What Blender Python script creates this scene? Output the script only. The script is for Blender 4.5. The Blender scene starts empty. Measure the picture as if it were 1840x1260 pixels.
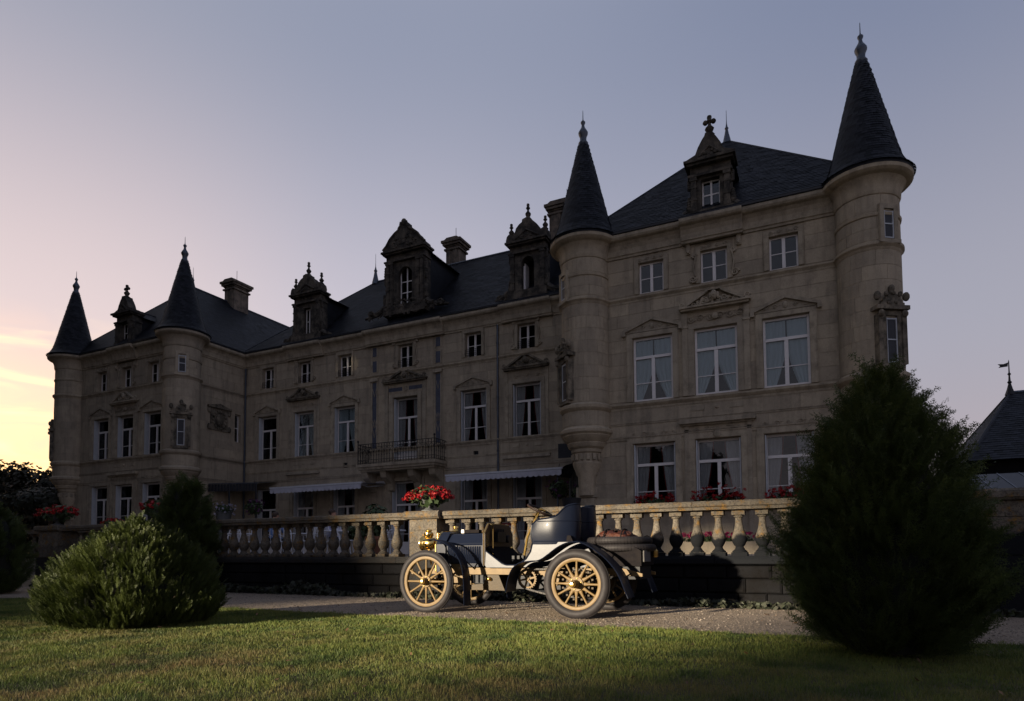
import bpy, math, random
import numpy as np
from mathutils import Vector, Matrix

random.seed(7)
RNG = np.random.default_rng(7)
SC = bpy.context.scene
COL = SC.collection
rad = math.radians

# ------------------------------------------------------------------ camera
F_PX, YAW, PIT, ROLL, HOR, CAM_H = 1150.0, rad(25.5), rad(3.0), rad(-0.35), 991.5, 0.9
PCY = HOR - F_PX * math.tan(PIT)
fwd = Vector((-math.sin(YAW) * math.cos(PIT), math.cos(YAW) * math.cos(PIT), math.sin(PIT)))
rgt = Vector((math.cos(YAW), math.sin(YAW), 0))
upv = rgt.cross(fwd)
r2 = rgt * math.cos(ROLL) + upv * math.sin(ROLL)
u2 = upv * math.cos(ROLL) - rgt * math.sin(ROLL)
cd = bpy.data.cameras.new('camera')
cd.sensor_fit = 'HORIZONTAL'
cd.sensor_width = 36.0
cd.lens = F_PX / 1840.0 * 36.0
cd.shift_y = (PCY - 630.0) / 1840.0
cd.clip_start, cd.clip_end = 0.05, 2000.0
cam = bpy.data.objects.new('camera', cd)
COL.objects.link(cam)
m3 = Matrix((r2, u2, -fwd)).transposed()
cam.matrix_world = Matrix.Translation((0, 0, CAM_H)) @ m3.to_4x4()
SC.camera = cam

# ------------------------------------------------------------------ world, sun, exposure
SUN_EL = rad(9.5)
SUN_H = Vector((-0.40, -0.917, 0)).normalized()          # horizontal direction towards the key light
SUN_DIR = Vector((SUN_H.x * math.cos(SUN_EL), SUN_H.y * math.cos(SUN_EL), math.sin(SUN_EL)))
GLOW = Vector((-0.985, 0.17, 0)).normalized()              # where the sky still glows
SKY_STRENGTH = 0.87
w = bpy.data.worlds.new('World')
SC.world = w
w.use_nodes = True
nt = w.node_tree
nt.nodes.clear()
N = nt.nodes.new
L = nt.links.new


def wmath(op, a, b=None, c=None):
    n = N('ShaderNodeMath')
    n.operation = op
    for i, v in enumerate((a, b, c)):
        if v is None:
            continue
        if isinstance(v, (int, float)):
            n.inputs[i].default_value = v
        else:
            L(v, n.inputs[i])
    return n.outputs[0]


def wramp(fac, stops):
    n = N('ShaderNodeValToRGB')
    cr = n.color_ramp
    cr.interpolation = 'EASE'
    while len(cr.elements) < len(stops):
        cr.elements.new(0.5)
    for e, (p, c) in zip(cr.elements, stops):
        e.position = p
        e.color = (*c, 1)
    L(fac, n.inputs[0])
    return n.outputs[0]


def wmix(fac, a, b, mode='MIX'):
    n = N('ShaderNodeMix')
    n.data_type = 'RGBA'
    n.blend_type = mode
    for s, v in ((0, fac), (6, a), (7, b)):
        if isinstance(v, (int, float)):
            n.inputs[s].default_value = v
        elif isinstance(v, tuple):
            n.inputs[s].default_value = (*v, 1)
        else:
            L(v, n.inputs[s])
    return n.outputs[2]


tc = N('ShaderNodeTexCoord')
sep = N('ShaderNodeSeparateXYZ')
L(tc.outputs['Generated'], sep.inputs[0])
dx, dy, dz = sep.outputs
hl = wmath('SQRT', wmath('ADD', wmath('MULTIPLY', dx, dx), wmath('ADD', wmath('MULTIPLY', dy, dy), 1e-5)))
ca = wmath('DIVIDE', wmath('ADD', wmath('MULTIPLY', dx, GLOW.x), wmath('MULTIPLY', dy, GLOW.y)), hl)
az = wmath('MULTIPLY_ADD', ca, 0.5, 0.5)                   # 0 opposite the glow .. 1 towards it
el = wmath('MAXIMUM', wmath('DIVIDE', wmath('ARCTANGENT', wmath('DIVIDE', dz, hl)), math.pi / 2), 0.0)
low = wramp(az, [(0.0, (.17, .15, .18)), (.50, (.195, .165, .178)), (.80, (.27, .23, .24)), (.90, (.40, .30, .25)), (.965, (.76, .44, .19)), (1.0, (1.02, .62, .24))])
mid = wramp(az, [(0.0, (.14, .14, .19)), (.50, (.160, .158, .188)), (.70, (.190, .186, .222)), (.87, (.250, .232, .262)), (.98, (.335, .275, .275)), (1.0, (.38, .30, .27))])
top = wramp(az, [(0.0, (.077, .090, .134)), (.50, (.083, .097, .144)), (.86, (.118, .130, .174)), (1.0, (.134, .142, .180))])
sky = wmix(wramp(el, [(0.02, (0, 0, 0)), (0.20, (1, 1, 1))]), low, mid)
sky = wmix(wramp(el, [(0.16, (0, 0, 0)), (0.46, (1, 1, 1))]), sky, top)
# streaky clouds low towards the glow
mp = N('ShaderNodeMapping')
L(tc.outputs['Generated'], mp.inputs[0])
mp.inputs['Scale'].default_value = (2.6, 2.6, 15.0)
mp.inputs['Rotation'].default_value = (0.10, 0.06, 0)
nz = N('ShaderNodeTexNoise')
L(mp.outputs[0], nz.inputs['Vector'])
nz.inputs['Scale'].default_value = 1.7
nz.inputs['Detail'].default_value = 6
nz.inputs['Roughness'].default_value = 0.55
nz.inputs['Distortion'].default_value = 0.6
cl = wramp(nz.outputs['Fac'], [(0.38, (0, 0, 0)), (0.62, (1, 1, 1))])
cm = wmath('MULTIPLY', wramp(az, [(0.945, (0, 0, 0)), (0.985, (1, 1, 1))]), wramp(el, [(0.02, (.4, .4, .4)), (0.09, (1, 1, 1)), (0.15, (.7, .7, .7)), (0.21, (0, 0, 0))]))
cf = wmath('MULTIPLY', wmath('MULTIPLY', cl, cm), 0.65)
sky = wmix(cf, sky, (1.05, 0.68, 0.30))
cl2 = wramp(nz.outputs['Fac'], [(0.30, (1, 1, 1)), (0.47, (0, 0, 0))])
sky = wmix(wmath('MULTIPLY', wmath('MULTIPLY', cl2, cm), 0.6), sky, (.48, .32, .25))
nish = N('ShaderNodeTexSky')
nish.sky_type = 'NISHITA'
nish.sun_disc = False
nish.sun_elevation = rad(4.0)
nish.sun_rotation = math.atan2(GLOW.x, GLOW.y)
nb = N('ShaderNodeBackground')
L(nish.outputs[0], nb.inputs['Color'])
nb.inputs['Strength'].default_value = 0.05
bg = N('ShaderNodeBackground')
L(sky, bg.inputs['Color'])
bg.inputs['Strength'].default_value = SKY_STRENGTH
ads = N('ShaderNodeMixShader')
ads.inputs[0].default_value = 0.06
L(bg.outputs[0], ads.inputs[1])
L(nb.outputs[0], ads.inputs[2])
ow = N('ShaderNodeOutputWorld')
L(ads.outputs[0], ow.inputs[0])

sd = bpy.data.lights.new('sun', 'SUN')
sd.energy = 5.0
sd.angle = rad(1.6)
sd.color = (1.0, 0.85, 0.64)
sun = bpy.data.objects.new('sun', sd)
COL.objects.link(sun)
sun.rotation_euler = (-SUN_DIR).to_track_quat('-Z', 'Y').to_euler()
sun.location = (-30, -45, 30)

SC.view_settings.view_transform = 'Standard'
SC.view_settings.look = 'None'
SC.view_settings.gamma = 1.0
SC.view_settings.use_curve_mapping = False
SC.view_settings.exposure = 1.55
SC.render.engine = 'CYCLES'
SC.cycles.use_denoising = True
SC.cycles.max_bounces = 6
SC.cycles.transparent_max_bounces = 12
SC.cycles.caustics_reflective = False
SC.cycles.caustics_refractive = False
SC.cycles.sample_clamp_indirect = 4.0


# ------------------------------------------------------------------ materials
class NT:
    """small helper round a material's node tree"""
    def __init__(s, name):
        s.m = bpy.data.materials.new(name)
        s.m.use_nodes = True
        s.t = s.m.node_tree
        s.b = s.t.nodes['Principled BSDF']
        s.tc = None

    def n(s, typ):
        return s.t.nodes.new(typ)

    def l(s, a, b):
        s.t.links.new(a, b)

    def coord(s, scale=(1, 1, 1)):
        if s.tc is None:
            s.tc = s.n('ShaderNodeNewGeometry')
        mp = s.n('ShaderNodeMapping')
        mp.inputs['Scale'].default_value = scale
        s.l(s.tc.outputs['Position'], mp.inputs[0])
        return mp.outputs[0]

    def noise(s, scale, detail=4, rough=.55, st=(1, 1, 1), dist=0):
        n = s.n('ShaderNodeTexNoise')
        s.l(s.coord(st), n.inputs['Vector'])
        n.inputs['Scale'].default_value = scale
        n.inputs['Detail'].default_value = detail
        n.inputs['Roughness'].default_value = rough
        n.inputs['Distortion'].default_value = dist
        return n.outputs['Fac']

    def ramp(s, fac, a, b, ca=(0, 0, 0), cb=(1, 1, 1)):
        n = s.n('ShaderNodeValToRGB')
        e = n.color_ramp.elements
        e[0].position, e[1].position = a, b
        e[0].color, e[1].color = (*ca, 1), (*cb, 1)
        s.l(fac, n.inputs[0])
        return n.outputs[0]

    def mix(s, fac, a, b, mode='MIX'):
        n = s.n('ShaderNodeMix')
        n.data_type = 'RGBA'
        n.blend_type = mode
        for k, v in ((0, fac), (6, a), (7, b)):
            if isinstance(v, (int, float)):
                n.inputs[k].default_value = v
            elif isinstance(v, tuple):
                n.inputs[k].default_value = (*v, 1)
            else:
                s.l(v, n.inputs[k])
        return n.outputs[2]

    def math(s, op, a, b):
        n = s.n('ShaderNodeMath')
        n.operation = op
        for i, v in enumerate((a, b)):
            if isinstance(v, (int, float)):
                n.inputs[i].default_value = v
            else:
                s.l(v, n.inputs[i])
        return n.outputs[0]

    def island(s):
        return s.n('ShaderNodeNewGeometry').outputs['Random Per Island']

    def objrand(s):
        return s.n('ShaderNodeObjectInfo').outputs['Random']

    def bump(s, h, strength=.3, dist=.02):
        n = s.n('ShaderNodeBump')
        n.inputs['Strength'].default_value = strength
        n.inputs['Distance'].default_value = dist
        s.l(h, n.inputs['Height'])
        s.l(n.outputs[0], s.b.inputs['Normal'])

    def set(s, color=None, rough=None, metal=None, spec=None, coat=None):
        for k, v in (('Base Color', color), ('Roughness', rough), ('Metallic', metal), ('Specular IOR Level', spec), ('Coat Weight', coat)):
            if v is None:
                continue
            if isinstance(v, tuple):
                s.b.inputs[k].default_value = (*v, 1)
            elif isinstance(v, (int, float)):
                s.b.inputs[k].default_value = v
            else:
                s.l(v, s.b.inputs[k])
        return s.m


M = {}


def simple(name, c1, c2=None, scale=8, rough=.6, metal=0, spec=.4, bump=.15, coat=None, island=0.0, obj=0.0, bd=.01):
    k = NT(name)
    c2 = c2 or tuple(x * .8 for x in c1)
    col = k.mix(k.ramp(k.noise(scale, 5, .6), .35, .65), c1, c2)
    if island:
        col = k.mix(1.0, col, k.ramp(k.island(), 0, 1, (1 - island,) * 3, (1 + island * .4,) * 3), 'MULTIPLY')
    if obj:
        col = k.mix(1.0, col, k.ramp(k.objrand(), 0, 1, (1 - obj,) * 3, (1 + obj * .4,) * 3), 'MULTIPLY')
    if bump:
        k.bump(k.noise(scale * 4, 4, .6), bump, bd)
    M[name] = k.set(col, rough, metal, spec, coat)
    return M[name]


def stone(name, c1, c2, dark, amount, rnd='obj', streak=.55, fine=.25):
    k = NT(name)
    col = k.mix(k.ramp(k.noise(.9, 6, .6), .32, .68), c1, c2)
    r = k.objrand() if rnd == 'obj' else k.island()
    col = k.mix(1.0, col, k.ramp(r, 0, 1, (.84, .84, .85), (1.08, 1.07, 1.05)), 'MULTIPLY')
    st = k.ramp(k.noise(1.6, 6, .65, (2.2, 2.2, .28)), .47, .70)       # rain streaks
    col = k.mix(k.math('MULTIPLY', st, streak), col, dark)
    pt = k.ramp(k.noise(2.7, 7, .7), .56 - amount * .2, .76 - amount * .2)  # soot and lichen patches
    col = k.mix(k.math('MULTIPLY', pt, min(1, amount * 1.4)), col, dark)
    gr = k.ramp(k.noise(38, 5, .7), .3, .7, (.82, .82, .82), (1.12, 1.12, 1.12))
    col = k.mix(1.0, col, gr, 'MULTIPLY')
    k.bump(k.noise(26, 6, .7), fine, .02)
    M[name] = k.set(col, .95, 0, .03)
    return M[name]


stone('limestone', (.45, .38, .278), (.385, .325, .242), (.18, .155, .12), .34)
stone('limestone_trim', (.45, .385, .285), (.385, .328, .248), (.16, .138, .105), .45)
stone('ashlar', (.45, .38, .278), (.385, .325, .242), (.18, .155, .12), .30, 'island')
stone('carved_stone', (.31, .26, .19), (.22, .19, .145), (.06, .055, .045), .7, 'obj', .7)
stone('sooty_stone', (.17, .145, .115), (.11, .097, .08), (.045, .042, .038), .85, 'obj', .8)
stone('chimney_stone', (.22, .18, .14), (.16, .135, .11), (.06, .055, .05), .6, 'obj', .8)


def mat_balustrade():
    k = NT('lichened_stone')
    col = k.mix(k.ramp(k.noise(3, 6, .65), .35, .65), (.18, .155, .122), (.09, .08, .064))
    col = k.mix(k.ramp(k.noise(6, 6, .7), .52, .66), col, (.22, .125, .035))       # ochre lichen
    col = k.mix(k.math('MULTIPLY', k.ramp(k.noise(30, 6, .8), .48, .60), .85), col, (.05, .045, .042))
    z = k.n('ShaderNodeSeparateXYZ')
    k.l(k.coord(), z.inputs[0])
    # black weather crust on the lower halves, heavier to the east
    hz = k.math('MULTIPLY_ADD', k.noise(2.6, 5, .6), .55)
    hz.node.inputs[2].default_value = .90
    edge = k.math('SUBTRACT', hz, z.outputs[2])
    east = k.ramp(k.math('MULTIPLY_ADD', z.outputs[0], .25), .26, .42)
    east.node.inputs[0].links[0].from_node.inputs[2].default_value = 1.05
    low_ = k.ramp(z.outputs[2], .80, .86, (.88, .88, .88), (0, 0, 0))
    crust = k.math('MULTIPLY', k.ramp(edge, 0, .06), k.math('MAXIMUM', k.math('MAXIMUM', east, .30), low_))
    col = k.mix(crust, col, (.012, .013, .015))
    k.bump(k.noise(34, 6, .7), .6, .02)
    M['lichened_stone'] = k.set(col, .95, 0, .03)


mat_balustrade()
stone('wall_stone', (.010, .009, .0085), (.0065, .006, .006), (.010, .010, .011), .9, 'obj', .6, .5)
simple('paving', (.20, .175, .15), (.14, .125, .11), 3, .95)
simple('slate', (.020, .022, .029), (.010, .011, .0155), 3, .55, spec=.22, bump=.3, island=.8)
simple('zinc', (.085, .10, .125), (.06, .07, .085), 6, .45, .5, bump=.1)
simple('lead_dark', (.03, .032, .038), None, 9, .5, .3)
simple('white_paint', (.78, .74, .71), (.70, .67, .65), 14, .5, bump=.05)
simple('shutter_paint', (.50, .52, .54), (.44, .46, .48), 10, .55, bump=.05)
simple('wrought_iron', (.010, .010, .012), (.016, .015, .015), 20, .55, .2)
simple('interior', (.045, .036, .03), (.03, .026, .022), 2, .95)
simple('awning_canvas', (.50, .50, .55), (.44, .44, .50), 5, .8, bump=.1)
simple('slate_blue_inlay', (.085, .095, .125), (.06, .065, .09), 6, .6)
simple('terracotta', (.28, .12, .07), (.2, .09, .055), 8, .85)
simple('cast_iron_urn', (.12, .125, .125), (.08, .085, .085), 12, .7)
simple('curtain_sheer', (.80, .86, .86), (.76, .83, .84), 5, .9, bump=0)
simple('curtain_cream', (.74, .66, .62), (.68, .60, .57), 5, .9, bump=0)
simple('curtain_trim', (.28, .05, .035), None, 5, .9, bump=0)
simple('petal_red', (.42, .006, .006), (.26, .003, .006), 30, .6, bump=0, island=.45)
simple('petal_pink', (.55, .04, .14), (.42, .03, .11), 30, .6, bump=0, island=.4)
simple('petal_purple', (.16, .05, .15), (.10, .03, .10), 30, .6, bump=0, island=.4)
simple('petal_white', (.55, .52, .65), (.45, .42, .58), 30, .6, bump=0, island=.3)
simple('plant_leaf', (.045, .075, .022), (.028, .05, .015), 18, .6, bump=0, island=.5)
simple('weed_leaf', (.022, .030, .013), (.022, .020, .013), 9, .7, bump=0, island=.6)
simple('bark', (.09, .065, .045), (.06, .045, .032), 14, .95, bump=.5)
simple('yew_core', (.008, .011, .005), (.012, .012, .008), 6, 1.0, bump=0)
simple('white_metal', (.62, .63, .66), (.55, .56, .6), 10, .45, bump=0)
simple('table_cloth', (.5, .5, .53), None, 8, .8, bump=0)
simple('cloth_blue', (.16, .27, .55), (.13, .22, .46), 10, .85)
simple('cloth_white', (.42, .43, .62), (.36, .37, .54), 10, .85)
simple('cloth_dark', (.02, .022, .03), None, 10, .85)
simple('skin_tone', (.45, .25, .17), (.40, .22, .15), 10, .6, bump=0)
simple('hair_brown', (.05, .03, .02), None, 20, .7)
simple('sign_red', (.16, .012, .012), None, 6, .5)
simple('sign_white', (.7, .68, .65), None, 6, .5)
simple('woodland_leaf', (.022, .024, .010), (.030, .021, .009), 2, .8, bump=0, island=.6)


def foliage(name, c1, c2, sheen=.35):
    k = NT(name)
    col = k.mix(k.island(), c1, c2)
    col = k.mix(1.0, col, k.ramp(k.noise(2.2, 3, .5), .3, .7, (.65, .7, .6), (1.25, 1.2, 1.1)), 'MULTIPLY')
    tr = k.n('ShaderNodeBsdfTranslucent')
    k.l(col, tr.inputs[0])
    k.set(col, .55, 0, sheen)
    mx = k.n('ShaderNodeMixShader')
    mx.inputs[0].default_value = .25
    k.l(k.b.outputs[0], mx.inputs[1])
    k.l(tr.outputs[0], mx.inputs[2])
    out = [n for n in k.t.nodes if n.type == 'OUTPUT_MATERIAL'][0]
    k.l(mx.outputs[0], out.inputs[0])
    M[name] = k.m


foliage('yew_needles', (.030, .045, .009), (.054, .068, .014))
foliage('yew_needles_dark', (.032, .050, .012), (.060, .078, .019))


def mat_grass():
    k = NT('grass_blade')
    isl = k.island()
    col = k.mix(isl, (.088, .138, .026), (.195, .205, .052))
    dry = k.ramp(k.noise(.9, 6, .65), .43, .60)
    y = k.n('ShaderNodeSeparateXYZ')
    k.l(k.coord(), y.inputs[0])
    near = k.ramp(k.math('MULTIPLY', y.outputs[1], .1), .36, .62, (1, 1, 1), (.18, .18, .18))   # the lawn is worn towards the viewer
    f = k.math('MULTIPLY', k.math('MULTIPLY', dry, near), k.ramp(isl, .2, .8, (.5, .5, .5), (1, 1, 1)))
    col = k.mix(f, col, (.22, .150, .072))
    deep = k.ramp(k.noise(1.7, 5, .6), .48, .62)
    col = k.mix(k.math('MULTIPLY', deep, .75), col, (.028, .062, .014))
    tr = k.n('ShaderNodeBsdfTranslucent')
    k.l(col, tr.inputs[0])
    k.set(col, .6, 0, .3)
    mx = k.n('ShaderNodeMixShader')
    mx.inputs[0].default_value = .3
    k.l(k.b.outputs[0], mx.inputs[1])
    k.l(tr.outputs[0], mx.inputs[2])
    out = [n for n in k.t.nodes if n.type == 'OUTPUT_MATERIAL'][0]
    k.l(mx.outputs[0], out.inputs[0])
    M['grass_blade'] = k.m


mat_grass()
simple('lawn_soil', (.045, .045, .018), (.06, .045, .024), 2.2, 1.0, bump=.4)


def mat_path():
    k = NT('gravel_path')
    col = k.mix(k.ramp(k.noise(1.1, 6, .6), .35, .65), (.30, .245, .188), (.215, .175, .135))
    v = k.n('ShaderNodeTexVoronoi')
    k.l(k.coord(), v.inputs['Vector'])
    v.inputs['Scale'].default_value = 55
    col = k.mix(1.0, col, k.ramp(v.outputs['Color'], 0, 1, (.62, .6, .58), (1.3, 1.28, 1.25)), 'MULTIPLY')
    k.bump(v.outputs['Distance'], .8, .02)
    M['gravel_path'] = k.set(col, .95, 0, .2)


mat_path()
simple('pebble', (.30, .25, .20), (.20, .165, .13), 20, .9, bump=0, island=.6)


def mat_glass():
    k = NT('window_glass')
    t = k.n('ShaderNodeBsdfTransparent')
    t.inputs[0].default_value = (.78, .82, .84, 1)
    g = k.n('ShaderNodeBsdfGlossy')
    g.inputs['Roughness'].default_value = .02
    g.inputs['Color'].default_value = (1, 1, 1, 1)
    fr = k.n('ShaderNodeFresnel')
    fr.inputs[0].default_value = 1.42
    mx = k.n('ShaderNodeMixShader')
    k.l(fr.outputs[0], mx.inputs[0])
    k.l(t.outputs[0], mx.inputs[1])
    k.l(g.outputs[0], mx.inputs[2])
    bp = k.n('ShaderNodeBump')
    bp.inputs['Strength'].default_value = .06
    bp.inputs['Distance'].default_value = .05
    k.l(k.noise(1.8, 2, .5), bp.inputs['Height'])
    k.l(bp.outputs[0], g.inputs['Normal'])
    out = [n for n in k.t.nodes if n.type == 'OUTPUT_MATERIAL'][0]
    k.l(mx.outputs[0], out.inputs[0])
    M['window_glass'] = k.m


mat_glass()
# the car
simple('navy_paint', (.006, .009, .019), (.005, .007, .015), 2.2, .35, 0, .16, bump=.12, coat=.05, bd=.006)
simple('black_paint', (.008, .009, .012), None, 6, .5, 0, .2, bump=.05)
simple('tray_paint', (.045, .028, .008), (.030, .019, .006), 8, .5, 0, .2)
simple('ochre_paint', (.150, .098, .040), (.115, .074, .029), 10, .5, 0, .22, bump=.06)
simple('brass', (.83, .58, .20), (.72, .48, .15), 9, .20, 1.0, .5, bump=.04)
simple('brass_dull', (.50, .34, .11), (.38, .25, .08), 12, .38, 1.0, .5, bump=.08)
simple('steel', (.075, .07, .065), (.045, .043, .042), 14, .75, .2, .5, bump=.08)
simple('tyre_rubber', (.024, .021, .022), (.016, .0145, .0155), 12, .62, 0, .22, bump=.15)
simple('black_leather', (.010, .009, .010), (.015, .013, .013), 20, .95, 0, .03, bump=.4)
simple('brown_leather', (.075, .020, .008), (.03, .010, .006), 9, .4, 0, .4, bump=.9, bd=.03)
simple('varnished_wood', (.020, .010, .006), (.014, .007, .004), 8, .5, 0, .3)
simple('plate_grey', (.09, .09, .10), (.05, .05, .055), 40, .6)


# ------------------------------------------------------------------ mesh helpers
ORG = {}


def link_mesh(name, me, parent=None, org=None):
    o = bpy.data.objects.new(name, me)
    COL.objects.link(o)
    if parent is not None:
        o.parent = parent
        ORG[o.name] = ORG.get(parent.name, Vector((0, 0, 0)))
    return o


def np_mesh(name, V, faces_flat, nper, mat=None, smooth=False):
    me = bpy.data.meshes.new(name)
    V = np.asarray(V, dtype=np.float32)
    F = np.asarray(faces_flat, dtype=np.int32).ravel()
    nf = len(F) // nper
    me.vertices.add(len(V))
    me.vertices.foreach_set('co', V.ravel())
    me.loops.add(len(F))
    me.loops.foreach_set('vertex_index', F)
    me.polygons.add(nf)
    me.polygons.foreach_set('loop_start', np.arange(nf, dtype=np.int32) * nper)
    me.polygons.foreach_set('loop_total', np.full(nf, nper, dtype=np.int32))
    if smooth:
        me.polygons.foreach_set('use_smooth', np.ones(nf, dtype=bool))
    me.update(calc_edges=True)
    if mat:
        me.materials.append(M[mat])
    return me


class MB:
    def __init__(s):
        s.v = []
        s.f = []

    def add(s, vs, fs):
        b = len(s.v)
        s.v += [tuple(p) for p in vs]
        s.f += [tuple(i + b for i in f) for f in fs]
        return s

    def box(s, x0, x1, y0, y1, z0, z1):
        return s.add([(x0, y0, z0), (x1, y0, z0), (x1, y1, z0), (x0, y1, z0), (x0, y0, z1), (x1, y0, z1), (x1, y1, z1), (x0, y1, z1)],
                     [(0, 3, 2, 1), (4, 5, 6, 7), (0, 1, 5, 4), (1, 2, 6, 5), (2, 3, 7, 6), (3, 0, 4, 7)])

    def prism(s, poly, a0, a1, axis='y'):
        """extrude a 2-D polygon: axis y -> poly in (x,z); x -> (y,z); z -> (x,y)"""
        mk = {'y': lambda p, a: (p[0], a, p[1]), 'x': lambda p, a: (a, p[0], p[1]), 'z': lambda p, a: (p[0], p[1], a)}[axis]
        n = len(poly)
        vs = [mk(p, a0) for p in poly] + [mk(p, a1) for p in poly]
        fs = [tuple(range(n))[::-1], tuple(range(n, 2 * n))] + [(i, (i + 1) % n, n + (i + 1) % n, n + i) for i in range(n)]
        return s.add(vs, fs)

    def tube(s, pts, r, n=8, closed=False):
        pts = [Vector(p) for p in pts]
        k = len(pts)
        rs = r if isinstance(r, (list, tuple)) else [r] * k
        nrm = None
        vs = []
        for i, p in enumerate(pts):
            a = pts[(i - 1) % k] if (closed or i > 0) else p
            b = pts[(i + 1) % k] if (closed or i < k - 1) else p
            t = (b - a).normalized()
            if nrm is None:
                nrm = t.cross(Vector((0, 0, 1)))
                if nrm.length < .1:
                    nrm = t.cross(Vector((1, 0, 0)))
            nrm = (nrm - t * nrm.dot(t)).normalized()
            bi = t.cross(nrm)
            for j in range(n):
                an = 2 * math.pi * j / n
                vs.append(p + (nrm * math.cos(an) + bi * math.sin(an)) * rs[i])
        fs = []
        for i in range(k if closed else k - 1):
            i2 = (i + 1) % k
            for j in range(n):
                j2 = (j + 1) % n
                fs.append((i * n + j, i * n + j2, i2 * n + j2, i2 * n + j))
        if not closed:
            fs += [tuple(range(n))[::-1], tuple(range((k - 1) * n, k * n))]
        return s.add(vs, fs)

    def lathe(s, prof, c=(0, 0, 0), n=24, a0=0, a1=2 * math.pi, axis='z', cap=True):
        full = abs(a1 - a0 - 2 * math.pi) < 1e-6
        m = n if full else n + 1
        vs, fs = [], []
        for r, z in prof:
            for j in range(m):
                a = a0 + (a1 - a0) * j / n
                x, y = r * math.cos(a), r * math.sin(a)
                if axis == 'z':
                    vs.append((c[0] + x, c[1] + y, c[2] + z))
                elif axis == 'y':
                    vs.append((c[0] + x, c[1] + z, c[2] + y))
                else:
                    vs.append((c[0] + z, c[1] + x, c[2] + y))
        for i in range(len(prof) - 1):
            for j in range(n):
                j2 = (j + 1) % m
                fs.append((i * m + j, i * m + j2, (i + 1) * m + j2, (i + 1) * m + j))
        if full and cap and math.dist(prof[0], prof[-1]) > 1e-6:
            if prof[0][0] > 1e-4:
                fs.append(tuple(range(m))[::-1])
            if prof[-1][0] > 1e-4:
                fs.append(tuple(range((len(prof) - 1) * m, len(prof) * m)))
        return s.add(vs, fs)

    def ball(s, c, r, n=8, sc=(1, 1, 1)):
        k = max(4, n // 2 + 1)
        prof = [(max(1e-5, math.sin(math.pi * i / k)), -math.cos(math.pi * i / k)) for i in range(k + 1)]
        b = MB().lathe(prof, (0, 0, 0), n)
        return s.add([(c[0] + x * r * sc[0], c[1] + y * r * sc[1], c[2] + z * r * sc[2]) for x, y, z in b.v], b.f)

    def torus(s, c, R, r, n=28, m=8, axis='y', sq=1.0):
        pts = []
        for j in range(n):
            a = 2 * math.pi * j / n
            x, y = R * math.cos(a), R * math.sin(a)
            pts.append({'y': (c[0] + x, c[1], c[2] + y), 'z': (c[0] + x, c[1] + y, c[2]), 'x': (c[0], c[1] + x, c[2] + y)}[axis])
        return s.tube(pts, r, m, True)

    def lean(s, sgn, zt, k):
        s.v = [(x, y + sgn * k * (zt - z) * .9, z) for x, y, z in s.v]
        return s

    def build(s, name, mat, parent=None, smooth=False, origin=None, kind=None, ang=35):
        off = Vector(origin) if origin is not None else (ORG.get(parent.name, Vector((0, 0, 0))) if parent is not None else Vector((0, 0, 0)))
        me = bpy.data.meshes.new(name)
        me.from_pydata([(x - off.x, y - off.y, z - off.z) for x, y, z in s.v], [], s.f)
        me.materials.append(M[mat])
        if smooth:
            me.polygons.foreach_set('use_smooth', np.ones(len(me.polygons), dtype=bool))
            me.set_sharp_from_angle(angle=rad(ang))
        me.update()
        o = link_mesh(name, me, parent)
        if parent is None and origin is not None:
            o.location = off
            ORG[o.name] = off
        if kind:
            o['kind'] = kind
        return o


def thing(name, loc, label, cat, group=None):
    o = bpy.data.objects.new(name, None)
    o.empty_display_size = .2
    COL.objects.link(o)
    o.location = loc
    ORG[o.name] = Vector(loc)
    tag(o, label, cat, group)
    return o


def tag(o, label=None, cat=None, group=None):
    if label:
        o['label'] = label
    if cat:
        o['category'] = cat
    if group:
        o['group'] = group
    return o


def dup(o, loc=None, parent=None):
    """copy a thing with its parts and sub-parts"""
    c = o.copy()
    COL.objects.link(c)
    if parent is not None:
        c.parent = parent
    if loc is not None:
        c.location = loc
    for ch in list(o.children):
        dup(ch, None, c)
    return c


def share(name, me, loc, parent, scale=None, rot=None):
    """another object on shared mesh data, in the parent's local space given world loc"""
    o = bpy.data.objects.new(name, me)
    COL.objects.link(o)
    if parent is not None:
        o.parent = parent
        ORG[o.name] = ORG.get(parent.name, Vector((0, 0, 0)))
        o.location = Vector(loc) - ORG[parent.name]
    else:
        o.location = loc
    if scale:
        o.scale = scale
    if rot:
        o.rotation_euler = rot
    return o


def scatter(TV, TF, P, Rm, S, nper=3):
    """instances of a template (verts TV, faces TF) at P with rotations Rm (N,3,3) and scales S -> V, F"""
    N_ = len(P)
    V = np.einsum('nij,kj->nki', Rm, TV) * S[:, None, None] + P[:, None, :]
    F = (TF[None, :, :] + (np.arange(N_) * len(TV))[:, None, None]).reshape(-1, nper)
    return V.reshape(-1, 3), F


def frames(D, roll):
    """rotation matrices whose local z goes to D"""
    D = D / np.linalg.norm(D, axis=1)[:, None]
    ref = np.tile(np.array([[0.31, 0.17, 0.93]]), (len(D), 1))
    X = np.cross(ref, D)
    X /= np.linalg.norm(X, axis=1)[:, None] + 1e-9
    Y = np.cross(D, X)
    c, s_ = np.cos(roll)[:, None], np.sin(roll)[:, None]
    X2, Y2 = X * c + Y * s_, Y * c - X * s_
    return np.stack([X2, Y2, D], axis=2)


# ------------------------------------------------------------------ ground, lawn, path, terrace
TER = 0.78
YW, YM = 22.0, 26.0
S0, S1, S2 = 4.8, 6.1, 9.9
CB, CT = 11.36, 12.08


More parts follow.
